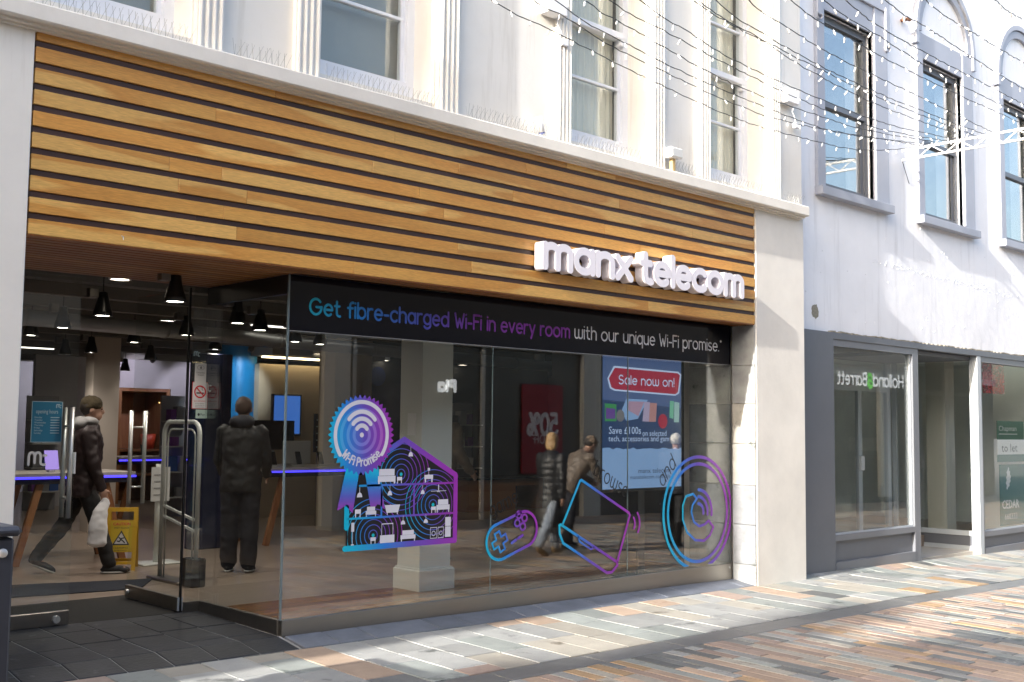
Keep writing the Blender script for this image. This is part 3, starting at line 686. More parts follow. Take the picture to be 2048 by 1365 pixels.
# flaking ridge of filler in the render
mb = MB(); r2 = random.Random(31)
for k in range(70):
    q = onY(1735+r2.uniform(0,1)*300, 0, YR); x = q.x; z = 3.62+r2.uniform(-.03,.03)-.02*(x-8.5)
    mb.ell((x, YR-.001, z), r2.uniform(.008,.028), .005, r2.uniform(.004,.010), 7, 5)
for k in range(60):
    x = r2.uniform(6.6, 13.5); z = r2.uniform(2.75, 4.2); mb.ell((x, YR, z), r2.uniform(.006,.02), .005, r2.uniform(.006,.016), 6, 4)
o = mb.build('render_lump', paint_lav, rb, True); o['kind'] = 'stuff'
room_r = mat('upper_room', (.45,.46,.47), .9, var=.3)
for i, (a, b) in enumerate(RW):
    s0, s1 = a-.17, b+.33 if i == 0 else b+.31
    mb = MB()
    mb.bbox(s0, a, YR-.045, YR+.05, RZ0-.02, RZ1+.34, c=.006); mb.bbox(b, s1, YR-.045, YR+.05, RZ0-.02, RZ1+.34, c=.006)
    mb.box(a, b, YR-.030, YR+.04, RZ1, RZ1+.34)
    if i == 0:
        mb.bbox(s0-.04, s1+.04, YR-.06, YR+.05, RZ1+.34, RZ1+.62, c=.006)
        for sx in (s0+.03, s1-.03):
            mb.bbox(sx-.055, sx+.055, YR-.075, YR-.04, RZ1-.12, RZ1+.4, c=.01); mb.lathe([(.055, 0), (.055, .03)], (sx, YR-.075, RZ1-.12), 14, 'y')
    win = mb.build('window_surround', grey_trim, rb)
    one('sill', grey_trim, lambda mb: mb.bbox(a-.18, b+.34, YR-.11, YR+.1, RZ0-.125, RZ0-.02, c=.006), win)
    if i:
        cx = (s0+s1)/2; ra = (s1-s0)/2; zc_ = RZ1+.36
        mb = MB(); n = 26
        for k in range(n):
            t0, t1 = math.pi*k/n, math.pi*(k+1)/n
            for (ri, ro, yy) in ((ra-.14, ra-.03, YR-.05), (ra-.02, ra+.05, YR-.075)):
                q = [(cx+rr_*math.cos(t), zc_+rr_*math.sin(t)) for rr_, t in ((ri,t0),(ro,t0),(ro,t1),(ri,t1))]
                mb.hexa([(u, yy, v) for u, v in q], [(u, YR+.02, v) for u, v in q])
        mb.box(s1-.02, s1+.06, YR-.075, YR+.02, zc_-.2, zc_); mb.box(s0-.06, s0+.02, YR-.075, YR+.02, zc_-.2, zc_)
        mb.build('arch', grey_trim, win)
        mb = MB(); mb.face([(cx+(ra-.14)*math.cos(math.pi*k/24), YR-.003, zc_+(ra-.14)*math.sin(math.pi*k/24)) for k in range(25)]); mb.build('tympanum', paint_lav, win)
    # recessed dark sash
    mb = MB(); f = .085; y0, y1 = -.03, .04
    mb.box(a, a+f, y0, y1, RZ0-.02, RZ1); mb.box(b-f, b, y0, y1, RZ0-.02, RZ1); mb.box(a+f, b-f, y0, y1, RZ1-.09, RZ1); mb.box(a+f, b-f, y0, y1, RZ0-.02, RZ0+.08)
    zm = (RZ0+RZ1)/2-.03; mb.box(a+f, b-f, y0-.02, y1-.01, zm-.035, zm+.035)
    mb.box(b-f-.07, b-f, y0+.02, y1, RZ0, zm); mb.box(a+f, a+f+.06, y0+.02, y1, RZ0, zm)
    mb.build('sash_frame', grey_trim2, win)
    one('pane', pane_r, lambda mb: (mb.box(a+f, b-f, -.005, 0, RZ0+.08, zm), mb.box(a+f, b-f, .002, .007, zm, RZ1-.09)), win)
    mb = MB(); mb.box(a-.2, b+.2, 1.2, 1.25, RZ0-.2, RZ1+.2); mb.box(a-.2, b+.2, .29, 1.2, RZ0-.25, RZ0-.2); mb.box(a-.2, b+.2, .29, 1.2, RZ1+.2, RZ1+.25); mb.box(a-.25, a-.2, .29, 1.2, RZ0-.2, RZ1+.2); mb.box(b+.2, b+.25, .29, 1.2, RZ0-.2, RZ1+.2)
    mb.build('room', room_r, rb)
# shopfront below
zg = lambda x: gz(x, YR)
one('panel', grey_trim2, lambda mb: mb.bbox(6.62, 7.27, YR-.06, .1, zg(7)-.05, 2.655, c=.004), rb)
one('fascia_strip', grey_trim2, lambda mb: (mb.bbox(7.27, 14.6, YR-.045, .1, 2.58, 2.657, c=.004)), rb)
one('torn_edge', patch_m, lambda mb: [mb.obox((7.3+.12*k, YR-.015, 2.663+rnd.uniform(-.004,.006)), (rnd.uniform(.03,.075),0,rnd.uniform(-.006,.006)), (0,.028,0), (0,0,.008)) for k in range(58)], rb)['kind'] = 'stuff'
def bay_window(x0, x1, sill, name):
    """framed shop window on the front plane"""
    mb = MB(); f = .05; z0 = zg((x0+x1)/2)-.03
    mb.box(x0, x0+f, YR-.03, YR+.06, z0, 2.58); mb.box(x1-.15, x1, YR-.03, YR+.06, z0, 2.58)
    mb.box(x0+f, x1-.15, YR-.03, YR+.06, sill-.07, sill); mb.box(x0+f, x1-.15, YR-.035, YR+.06, z0, z0+.13); mb.box(x0+f, x1-.15, YR-.03, YR+.06, 2.50, 2.58)
    fr = mb.build(name, grey_front, rb)
    one('stall_riser', grey_trim2, lambda mb: mb.box(x0+f, x1-.15, YR+.01, YR+.05, z0+.13, sill-.07), fr)
    one('pane', pane_g, lambda mb: mb.box(x0+f, x1-.15, YR+.02, YR+.03, sill, 2.50), fr)
    one('bead', pale_frame, lambda mb: (mb.box(x1-.18, x1-.15, YR-.005, YR+.05, sill, 2.5), mb.box(x0+f, x1-.18, YR-.005, YR+.015, sill, sill+.02)), fr)
    return fr
bay_window(7.27, 9.40, .30, 'shopfront_window'); w3 = bay_window(11.24, 14.4, .12, 'shopfront_window')
one('post', pale_frame, lambda mb: mb.bbox(11.13, 11.25, YR-.04, YR+.08, zg(11)-.05, 2.58, c=.004), rb)
# recessed entrance: return window, door frame, floor, soffit
RX = 11.2
mb = MB(); z0 = zg(11)-.03
mb.box(RX-.05, RX, YR+.08, 1.15, .06, .13); mb.box(RX-.05, RX, YR+.08, 1.15, z0, z0+.12); mb.box(RX-.05, RX, 1.10, 1.16, z0, 2.58)
rw = mb.build('entrance_return', pale_frame, rb)
one('stall_riser', grey_trim2, lambda mb: mb.box(RX-.03, RX, YR+.08, 1.1, z0+.12, .06), rw)
one('pane', pane_g, lambda mb: mb.box(RX-.03, RX-.022, YR+.08, 1.1, .13, 2.5), rw)
boxo('entrance_soffit', grey_trim2, rb, 9.4, 11.2, YR+.06, 1.3, 2.52, 2.57)
def entrance_door(mb):
    y = 1.18
    mb.box(9.42, 9.52, y, y+.06, z0, 2.52); mb.box(11.05, 11.15, y, y+.06, z0, 2.52); mb.box(9.52, 11.05, y, y+.06, 2.08, 2.16); mb.box(9.52, 11.05, y, y+.05, z0, z0+.12); mb.box(10.2, 10.3, y, y+.05, z0+.12, 2.08)
dr = one('entrance_door', pale_frame, entrance_door, rb)
one('pane', pane_g, lambda mb: mb.box(9.52, 11.05, 1.20, 1.208, z0+.1, 2.52), dr)
one('handle_plate', white_p, lambda mb: mb.bbox(10.22, 10.32, 1.15, 1.18, .95, 1.15, c=.004), dr)
# empty unit behind
unit = thing('empty_shop_unit', 'bare pale room of the vacant shop behind the grey shopfront', 'interior', (10, 1.5, 0))
uw = mat('unit_wall', (.72,.75,.73), .8, var=.12, vs_=1.2); uf = mat('unit_floor', (.5,.46,.40), .6, var=.2)
boxo('floor', uf, unit, 6.63, 14.5, YR+.07, 3.1, -.32, -.14)
boxo('back_wall', uw, unit, 6.63, 14.5, 3.1, 3.15, -.14, 2.75)
boxo('side_wall', uw, unit, 6.58, 6.63, YR+.2, 3.1, -.14, 2.75)
boxo('side_wall', uw, unit, 14.5, 14.55, YR+.2, 3.1, -.14, 2.75)
boxo('ceiling', uw, unit, 6.63, 14.5, .3, 3.1, 2.66, 2.75)
pt = MB()
for x in (7.85, 8.02, 8.75, 8.95): pt.box(x, x+.06, 1.35, 1.42, -.14, 2.5)
pt.box(7.85, 9.0, 1.35, 1.42, -.14, 0.02); pt.box(7.85, 9.0, 1.36, 1.41, 2.1, 2.16)
pa = pt.build('glazed_partition', pale_frame, unit)
one('pane', pane_g, lambda mb: mb.box(7.91, 8.95, 1.38, 1.386, .02, 2.5), pa)
boxo('notice', white_p, unit, 8.78, 8.92, 1.31, 1.318, 1.0, 1.22, c=.003)
boxo('pillar', mat('unit_pillar', (.56,.55,.50), .7), unit, 11.9, 12.2, .7, 1.0, -.14, 2.66)
boxo('board', mat('unit_board', (.55,.56,.52), .7), unit, 11.0, 12.4, 3.05, 3.09, .9, 1.9)
boxo('blue_panel', mat('unit_blue', (.05,.20,.26), .5), unit, 10.7, 10.95, 3.0, 3.08, -.14, 2.0)
# red glitter standing in for a reflection of foil across the street
refl_red = mat('reflected_red', (.50,.012,.03), .18, metal=.6)
mb = MB(); r2 = random.Random(5)
p0 = onY(1964, 712, .05); p1 = onY(2000, 785, .05)
for k in range(26):
    for j in range(30):
        cx = p0.x+(p1.x-p0.x)*1.25*(k+.5)/26; cz = p0.z-.02+(p1.z-p0.z)*(j+.5)/30; e = .017
        n = Vector((r2.uniform(-.5,.5), -1, r2.uniform(-.5,.5))).normalized(); a = n.cross(Vector((0,0,1))).normalized()*e; b = n.cross(a).normalized()*e
        c = Vector((cx, .05, cz)); mb.face([c-a-b, c+a-b, c+a+b, c-a+b])
sq = mb.build('foil_reflection', refl_red); tag(sq, 'red sequin panel hanging at the top of the vacant shop window', 'decoration')
# letting boards in the end window
green_b = mat('board_green', (.02,.13,.085), .5); white_b = mat('board_white', (.70,.72,.72), .5); ink = mat('board_ink', (.05,.07,.07), .5)
def letting(name, label, pa_, pb, bands):
    t = thing(name, label, 'sign', (pa_.x, .02, pb.z))
    for (f0, f1, m_) in bands:
        z1 = pa_.z+(pb.z-pa_.z)*f0; z0_ = pa_.z+(pb.z-pa_.z)*f1
        boxo('board', m_, t, pa_.x, pa_.x+.95, .0, .008, z0_+.001, z1)
    return t
a, b = onY(1994, 842, 0), onY(1994, 925, 0)
t1 = letting('to_let_board', 'green and white to let board standing in the end window', a, b, [(0,.46,green_b), (.46,.82,white_b), (.82,1,green_b)])
H_ = a.z-b.z
def txt(name, s, x, z, h, Y, m_, par, width=None, bold=0, flip=False):
    mb = MB(); font_text(mb, s, x, z, h, Y, width, flip, bold); return mb.build(name, m_, par)
txt('lettering', 'Chapman', a.x+.05, a.z-.24*H_, .075, -.003, white_b, t1, .62)
boxo('rule', white_b, t1, a.x+.05, a.x+.7, -.003, -.001, a.z-.33*H_, a.z-.31*H_)
txt('lettering', 'to let', a.x+.13, a.z-.75*H_, .12, -.003, ink, t1, .56)
a2, b2 = onY(1999, 930, 0), onY(2002, 1053, 0)
t2 = letting('estate_agent_board', 'tall green estate agent board with white island map below the to let board', a2, b2, [(0,1,green_b)])
H2 = a2.z-b2.z
isl = [(.5,1),(.62,.93),(.58,.84),(.7,.8),(.66,.66),(.78,.6),(.7,.45),(.74,.36),(.6,.3),(.62,.18),(.45,.1),(.36,0),(.28,.08),(.33,.2),(.22,.3),(.34,.42),(.26,.55),(.4,.64),(.32,.78),(.44,.86)]
mb = MB(); ip = [(a2.x+.12+u*.34, a2.z-.42*H2+v*.38*H2) for u, v in isl]
shape(mb, lambda U, V: inside_poly(U, V, ip), (min(p[0] for p in ip), max(p[0] for p in ip), min(p[1] for p in ip), max(p[1] for p in ip)), .008, -.003); mb.build('island_map', white_b, t2)
txt('lettering', 'CEDAR', a2.x+.06, a2.z-.72*H2, .12, -.003, white_b, t2, .60, bold=.004)
txt('lettering', '660333', a2.x+.14, a2.z-.9*H2, .085, -.003, white_b, t2, .44)

# ------------------------------------------------------------------ small things on the walls
dp = thing('downpipe', 'white painted downpipe in the corner between the two buildings', 'pipe', (6.5, -.15, 0))
one('pipe', paint_white, lambda mb: mb.tube([(6.51, -.16, gz(6.5,-.2)+.02), (6.51, -.16, 9.2)], .042, 14), dp, True)
for z in (.05, 2.4, 3.4, 5.2, 7.2):
    one('collar', paint_white, lambda mb: mb.lathe([(.045,-.05),(.055,-.045),(.055,.045),(.045,.05)], (6.51,-.16,z), 14), dp, True)
wire_m = mat('spike_wire', (.38,.37,.34), .5, metal=1.)
def spikes(xa, xb, y, z, n, label):
    t = thing('bird_spikes', label, 'bird spikes', ((xa+xb)/2, y, z), 'bird spike strips along the ledge')
    boxo('base_strip', mat('spike_base', (.45,.45,.42), .4) if 'spike_base' not in MATS else MATS['spike_base'], t, xa, xb, y-.01, y+.01, z, z+.006)
    mb = MB(); r2 = random.Random(int(xa*100)+5)
    for k in range(n):
        x = xa+(xb-xa)*(k+.5)/n
        for sx, sy in ((-.035,-.05), (.035,-.05), (.01,.03)):
            mb.tube([(x, y, z+.004), (x+sx+r2.uniform(-.012,.012), y+sy, z+.115+r2.uniform(-.01,.008))], .0010, 4, False)
    o = mb.build('spike', wire_m, t); o['kind'] = 'stuff'
spikes(-2.1, -1.02, -.34, 3.972, 22, 'wire bird spikes on the ledge below the corner sash window')
spikes(-.72, -.28, -.34, 3.972, 9, 'wire bird spikes on the ledge between the two leftmost sash windows')
spikes(.03, 1.05, -.34, 3.972, 22, 'wire bird spikes on the ledge below the wide grey sash window')
spikes(1.38, 2.32, -.34, 3.972, 20, 'wire bird spikes on the ledge under the blank wall with the white tube')
spikes(2.66, 3.72, -.34, 3.972, 22, 'wire bird spikes below the curtained sash window nearer the entrance')
spikes(4.0, 4.44, -.34, 3.972, 9, 'wire bird spikes round the small white floodlight')
spikes(4.7, 5.72, -.34, 3.972, 22, 'wire bird spikes below the curtained sash window farther from the entrance')
spikes(6.0, 6.3, -.34, 3.972, 7, 'wire bird spikes on the end of the ledge beside the downpipe')
# electrical fittings for the street lights
def fitting(px, py, label, sx=.12):
    p = onY(px, py, -.3); t = thing('junction_box', label, 'box', (p.x, -.3, p.z-.1), 'white junction boxes on the cream wall')
    one('housing', white_p, lambda mb: mb.bbox(p.x-sx, p.x+sx, -.40, -.28, p.z-.09, p.z+.07, c=.01), t)
    one('cable', white_p, lambda mb: mb.tube([(p.x+.06, -.34, p.z-.09), (p.x+.05, -.345, p.z-.16), (p.x+.1, -.34, p.z-.2), (p.x+.14, -.33, p.z-.26)], .006, 6), t)
    one('plug', white_p, lambda mb: mb.bbox(p.x+.10, p.x+.18, -.36, -.31, p.z-.33, p.z-.27, c=.006), t)
fitting(1100, 14, 'white junction box on the cream wall above the curtained sash window'); fitting(1572, 195, 'white junction box on the cream wall beside the downpipe')
p = onY(1080, 250, -.36)
ft = thing('tube_fitting', 'small white tube fitting standing on the ledge at the foot of a pilaster', 'fitting', (p.x, -.36, 3.97))
one('barrel', white_p, lambda mb: mb.tube([(p.x+.02, -.36, p.z-.06), (p.x-.03, -.37, p.z+.06)], .03, 12), ft, True)
one('cap', mat('cap_blue', (.08,.10,.25), .4), lambda mb: mb.tube([(p.x+.026, -.36, p.z-.075), (p.x+.02, -.36, p.z-.06)], .028, 12), ft)
one('bracket', white_p, lambda mb: mb.box(p.x+.0, p.x+.03, -.37, -.35, 3.97, p.z-.03), ft)
p = onY(1345, 312, -.36)
fd = thing('floodlight', 'small white floodlight on the ledge between two fluted pilasters', 'lamp', (p.x, -.36, 3.97))
one('housing', white_p, lambda mb: mb.bbox(p.x-.09, p.x+.09, -.42, -.33, p.z-.03, p.z+.07, c=.012), fd)
one('lens', mat('lamp_lens', (.6,.6,.58), .2), lambda mb: mb.box(p.x-.075, p.x+.075, -.424, -.419, p.z-.018, p.z+.058), fd)
one('bracket', mat('bracket_tan', (.5,.36,.16), .6), lambda mb: (mb.box(p.x-.02, p.x+.02, -.38, -.34, 3.97, p.z-.03)), fd)
# rusty bracket left in the white wall
p = onY(1802, 42, YR)
rk = thing('rusty_bracket', 'rusty iron bracket left in the white wall beside the arched window', 'bracket', (p.x, YR, p.z))
rust = mat('rust', (.20,.085,.04), .8, var=.3, vs_=30)
one('stub', rust, lambda mb: (mb.tube([(p.x, YR, p.z), (p.x, YR-.10, p.z)], .022, 8), mb.tube([(p.x-.09, YR-.08, p.z-.01), (p.x+.09, YR-.08, p.z+.01)], .018, 8)), rk)

# ------------------------------------------------------------------ festoon lights over the street
truss = thing('light_truss', 'white lattice truss hung across the street carrying the light strings', 'truss', (9, -1.5, 5))
tm = mat('truss_white', (.75,.75,.74), .4)
for zc_ in (0, .125):
    one('chord', tm, lambda mb: mb.bbox(8.985, 9.015, -3.4, -.16, 4.985+zc_, 5.012+zc_, c=.004), truss)
for k in range(18):
    y0 = -.2-k*.18; za, zb_ = (5.0, 5.12) if k % 2 else (5.12, 5.0)
    one('lattice_bar', tm, lambda mb: mb.bar((9, y0, za), (9, y0-.18, zb_), .012, .012), truss)
one('suspension_wire', black, lambda mb: (mb.tube([(9, -.16, 5.0), (9.3, -.10, 4.75)], .004, 5), mb.tube([(9, -3.4, 5.05), (9, -9.3, 6.5)], .004, 5)), truss)
cable_m = mat('cable_black', (.01,.012,.014), .5); bulb_m = mat('bulb_white', (.86,.86,.84), .25)
bmesh_ = MB(); bmesh_.tube([(0,0,0), (0,0,-.012), (0,0,-.016), (0,0,-.05), (0,0,-.058)], [.005, .006, .0085, .0085, .004], 7)
bulb_me = bmesh_.mesh('bulb', bulb_m, True)
WIRES = [
 [(985,0),(1100,60),(1300,160),(1480,240),(1620,280),(1720,300),(1836,304)], [(1067,0),(1135,37),(1206,84),(1320,140),(1460,205),(1600,250),(1848,300)],
 [(1112,2),(1238,80),(1400,160),(1595,240),(1700,270),(1860,294)], [(1170,0),(1270,61),(1464,168),(1620,226),(1740,262),(1878,290)],
 [(1219,0),(1340,68),(1480,142),(1620,208),(1760,258),(1892,287)], [(1280,0),(1380,66),(1464,119),(1620,190),(1780,250),(1906,283)],
 [(1386,0),(1528,84),(1620,142),(1760,212),(1925,279)], [(1396,0),(1500,66),(1620,129),(1780,205),(1944,275)],
 [(1430,0),(1530,70),(1660,142),(1800,205),(1960,270)], [(1496,0),(1560,46),(1680,118),(1820,185),(1984,264)],
 [(1580,0),(1700,78),(1850,158),(2040,246)], [(1648,0),(1760,74),(1900,160),(2060,238)], [(1690,0),(1800,78),(1950,158),(2080,226)],
 [(1770,0),(1860,60),(2000,150),(2110,215)], [(1850,0),(1950,68),(2060,135),(2140,190)], [(1990,0),(2060,48),(2170,120)]]
wl = ['lowest light string, sagging nearest the timber sign', 'second light string up from the timber sign', 'third light string up, crossing the curtained windows', 'fourth light string up, crossing the curtained windows',
      'fifth light string up, crossing the last fluted pilaster', 'sixth light string up, running past the junction box', 'lower of the close pair of light strings', 'upper of the close pair of light strings',
      'light string just above the close pair', 'light string meeting the truss at its middle', 'light string leaving the frame above the downpipe', 'light string across the square grey window',
      'light string above the square grey window', 'light string past the rusty bracket', 'light string across the arched head', 'short light string in the top corner over the last arch']
for i, wpts in enumerate(WIRES):
    n = len(wpts); P = []
    ye = max(-2.6, -.38-.11*i); ys = -1.1-.14*i
    if i >= 10: ye = -1.6-.1*(i-10)
    for k, (px, py) in enumerate(wpts):
        f = (px-wpts[0][0])/(wpts[-1][0]-wpts[0][0]); P.append(onY(px, py, ys+(ye-ys)*f))
    P.insert(0, P[0]+(P[0]-P[1])*1.6+Vector((0,0,.25)))
    if i < 10: P[-1] = Vector((9.0, ye, 5.125))
    # smooth through the points
    Q = []
    for k in range(len(P)-1):
        p0, p1, p2, p3 = P[max(k-1,0)], P[k], P[k+1], P[min(k+2,len(P)-1)]
        m_ = max(3, int((p2-p1).length/.09))
        for j in range(m_):
            t = j/m_; Q.append(.5*((2*p1)+(-p0+p2)*t+(2*p0-5*p1+4*p2-p3)*t*t+(-p0+3*p1-3*p2+p3)*t**3))
    Q.append(P[-1])
    r2 = random.Random(40+i)
    Q = [q+Vector((0, r2.uniform(-.004,.004), r2.uniform(-.006,.006))) for q in Q]
    t = thing('string_light', 'white bulb '+wl[i], 'string light', Q[0], 'string lights over the street')
    one('cable', cable_m, lambda mb: mb.tube(Q, .0042, 5), t)
    s = r2.uniform(0, .2); last = None; acc = 0
    for k in range(1, len(Q)):
        acc += (Q[k]-Q[k-1]).length
        if acc >= s and seen(Q[k], 10):
            acc = 0; s = r2.uniform(.19, .34)
            o = bpy.data.objects.new('bulb', bulb_me); col.objects.link(o)
            o.matrix_basis = Matrix.Translation(Q[k]) @ Matrix.Rotation(r2.uniform(0, 6.28), 4, 'Z') @ Matrix.Rotation(r2.uniform(-1.0, 1.0), 4, 'X') @ Matrix.Diagonal((.85,.85,.9,1))
            adopt(o, t)
# ------------------------------------------------------------------ stickers on the big window (printed film, 2 mm proud of the glass)
YS = -.0025
ink_w = mat('sticker_white', (.70,.70,.78), .4); ink_k = mat('sticker_black', (.008,.008,.010), .35)
def two(p0, p1, nm): return gradient(nm, [(0,(0,.50,.72)),(.3,(.02,.22,.72)),(.55,(.13,.08,.52)),(.8,(.26,.04,.46)),(1,(.34,.03,.44))], p0, p1)
# rosette
ro = thing('rosette_sticker', 'round blue to purple rosette sticker with wireless waves and two ribbon tails', 'sticker', (.665, 0, 1.13))
cx, cz = .668, 1.432
g_ro = two((.36,1.40), (.97,1.46), 'print_rosette')
def star(U, V):
    r = np.hypot(U-cx, V-cz); a = np.arctan2(V-cz, U-cx); tri = np.abs(((a/(2*math.pi)*42) % 1)-.5)*2
    return .278+.032*tri-r
mb = MB(); shape(mb, star, (cx-.32, cx+.32, cz-.32, cz+.32), .0055, YS-.0012); mb.build('badge', g_ro, ro)
mb = MB(); v, u0, v0 = stroke_val([arc(cx, cz, .242, .252, -36, 216, 60)], .0155, .005); po, se = march(v, u0, v0, .005); put(mb, po, se, lambda u, v: (u, YS-.0022, v)); mb.build('ring', ink_w, ro)
g_ro2 = gradient('print_rosette_light', [(0,(.06,.42,.80)),(.5,(.20,.22,.72)),(1,(.42,.12,.55))], (cx-.2,cz), (cx+.2,cz))
for r_ in (.188, .128, .072):
    mb = MB(); v, u0, v0 = stroke_val([arc(cx, cz, r_, r_*1.02, 0, 360, 60)], .0135, .005); po, se = march(v, u0, v0, .005); put(mb, po, se, lambda u, v: (u, YS-.0022, v)); mb.build('faint_ring', g_ro2, ro)
for r_, a0 in ((.166, 40), (.112, 40), (.060, 36)):
    mb = MB(); v, u0, v0 = stroke_val([arc(cx, cz+.012, r_*.95, r_, a0, 180-a0, 30)], .0165, .0045); po, se = march(v, u0, v0, .0045); put(mb, po, se, lambda u, v: (u, YS-.0030, v)); mb.build('wave', ink_w, ro)
mb = MB(); shape(mb, lambda U, V: .019-np.hypot(U-cx, V-cz), (cx-.02, cx+.02, cz-.02, cz+.02), .004, YS-.0030); mb.build('dot', ink_w, ro)
rad = .232
def bend(x, z): t = (x-cx)/rad; r_ = rad-(z-1.0); return cx+r_*math.sin(t)*1.0, cz-r_*math.cos(t)
mb = MB(); print_text(mb, 'Wi-Fi Promise', cx-.205, .995, .062, .0056, YS-.0030, x1=cx+.205, bend=lambda x, z: bend(x, z), step=.003); mb.build('lettering', ink_w, ro)
g_rb = gradient('print_ribbon', [(0,(.30,.05,.44)),(.35,(.10,.12,.56)),(.75,(.01,.30,.72)),(1,(0,.52,.76))], (.6,.87), (.6,1.16))
for pts in ([(.535,1.19),(.655,1.17),(.60,.84),(.535,.90),(.455,.865)], [(.70,1.17),(.83,1.19),(.905,.855),(.835,.905),(.775,.84)]):
    mb = MB(); shape(mb, lambda U, V: inside_poly(U, V, pts), (min(p[0] for p in pts), max(p[0] for p in pts), .84, 1.2), .008, YS-.0008); mb.build('ribbon', g_rb, ro)
# house
ho = thing('house_sticker', 'black house cutaway sticker with gradient outline, rooms and wireless rings', 'sticker', (1.08, 0, .56))
HP = [(.545,.585),(1.61,.585),(1.61,1.10),(1.08,1.39),(.72,1.20),(.545,.92)]
mb = MB(); shape(mb, lambda U, V: inside_poly(U, V, HP), (.54,1.62,.58,1.4), .01, YS+.0004); mb.build('backing', ink_k, ho)
g_ho = two((.52,.8), (1.62,1.0), 'print_house')
mb = MB(); v, u0, v0 = stroke_val([[(.545,.885),(.545,.735)]], .022, .006); po, se = march(v, u0, v0, .006); put(mb, po, se, lambda u, v: (u, YS-.0008, v))
v, u0, v0 = stroke_val([[(.535,.578),(1.622,.578),(1.622,1.107),(1.082,1.398),(.885,1.292)]], .022, .006); po, se = march(v, u0, v0, .006); put(mb, po, se, lambda u, v: (u, YS-.0008, v)); mb.build('outline', g_ho, ho)
mb = MB(); v, u0, v0 = stroke_val([[(.66,1.045),(1.60,1.045)], [(.56,.80),(1.60,.80)], [(1.19,.80),(1.19,1.045)], [(.87,.80),(.87,1.045)]], .008, .004); po, se = march(v, u0, v0, .004); put(mb, po, se, lambda u, v: (u, YS-.0008, v)); mb.build('room_line', g_ho, ho)
cents = [(1.055,1.125), (1.385,.875), (.795,.665)]
for (ux, uz) in cents:
    g_k = two((ux-.26,uz), (ux+.3,uz), 'print_ring')
    def rings(U, V):
        r = np.hypot(U-ux, V-uz); k = np.clip(np.round(r/.040), 1, 7)*.040
        return np.minimum(.0032-np.abs(r-k), inside_poly(U, V, HP)-.012)
    mb = MB(); shape(mb, rings, (ux-.3, ux+.3, uz-.3, uz+.3), .0042, YS-.0004); mb.build('wireless_ring', g_k, ho)
    mb = MB(); shape(mb, lambda U, V: .014-np.hypot(U-ux, V-uz), (ux-.02, ux+.02, uz-.02, uz+.02), .004, YS-.0016); mb.build('router', mat('print_cyan', (0,.50,.60), .4) if 'print_cyan' not in MATS else MATS['print_cyan'], ho)
def furn(mb, kind, x, z, w_, h_):
    B = lambda a, b, c, d: mb.face([(x+a*w_, YS-.002, z+c*h_), (x+b*w_, YS-.002, z+c*h_), (x+b*w_, YS-.002, z+d*h_), (x+a*w_, YS-.002, z+d*h_)])
    if kind == 'bed': B(0,1,.12,.5); B(.06,.94,.52,.95); B(.02,.1,0,.12); B(.9,.98,0,.12)
    if kind == 'stand': B(0,1,.45,1); B(.05,.2,0,.45); B(.8,.95,0,.45)
    if kind == 'sofa': B(.0,1,.2,.55); B(.12,.88,.56,.95); B(.03,.1,0,.2); B(.9,.97,0,.2)
    if kind == 'tv': B(0,1,0,.4); B(.1,.9,.95,1); B(.1,.13,.41,.95); B(.87,.9,.41,.95)
    if kind == 'lamp': B(.45,.55,.05,.6); B(0.1,.9,.6,1); B(.1,.9,0,.05)
    if kind == 'pend': B(.46,.54,.5,1); mb.face([(x+w_*(.5+.5*math.cos(t)), YS-.002, z+h_*(.05+.45*max(0,math.sin(t)))) for t in [math.pi*k/10 for k in range(11)]])
    if kind == 'fridge': B(0,1,.06,.55); B(0,1,.57,1)
    if kind == 'wash': B(0,.06,0,1); B(.94,1,0,1); B(.06,.94,.94,1); B(.06,.94,0,.06); mb.lathe([(w_*.22,0),(w_*.30,0)], (x+w_*.5, YS-.002, z+h_*.45), 16, 'y')
    if kind == 'bath': mb.face([(x+w_*.12, YS-.002, z+h_*.2), (x+w_*.88, YS-.002, z+h_*.2), (x+w_, YS-.002, z+h_), (x, YS-.002, z+h_)]); B(.15,.2,0,.2); B(.8,.85,0,.2)
    if kind == 'fan': B(0,1,.1,.18); B(.47,.53,.18,1); B(.4,.6,0,.22)
for kind, x, z, w_, h_ in (('bed',.83,1.055,.17,.12),('stand',1.015,1.055,.05,.05),('pend',1.125,1.26,.045,.08),('stand',1.29,1.055,.09,.06),('lamp',1.32,1.115,.03,.055),
    ('pend',.635,.955,.05,.08),('pend',.925,.96,.045,.08),('pend',1.255,.96,.04,.075),('fan',1.36,.975,.16,.06),('stand',.62,.808,.055,.06),('sofa',.72,.808,.10,.08),('bath',.90,.815,.15,.075),('stand',1.365,.81,.05,.05),('sofa',1.42,.81,.14,.11),
    ('lamp',.585,.60,.035,.17),('stand',.77,.60,.05,.05),('tv',.86,.60,.14,.15),('sofa',1.06,.60,.15,.09),('pend',1.06,.73,.045,.07),('pend',1.29,.73,.045,.07),('wash',1.36,.605,.07,.09),('fridge',1.515,.60,.06,.17),('wash',1.44,.605,.06,.09)):
    mb = MB(); furn(mb, kind, x, z, w_, h_); mb.build({'bed':'bed','stand':'side_table','pend':'pendant','lamp':'floor_lamp','sofa':'sofa','tv':'television','bath':'bathtub','fan':'ceiling_fan','fridge':'fridge','wash':'appliance'}[kind], ink_w, ho)
def line_art(host, strokes, wd, g, name='line', st=None):
    st = st or wd/2.2
    v, u0, v0 = stroke_val(strokes, wd, st); po, se = march(v, u0, v0, st); mb = MB(); put(mb, po, se, lambda u, v: (u, YS-.0006, v)); return mb.build(name, g, host)
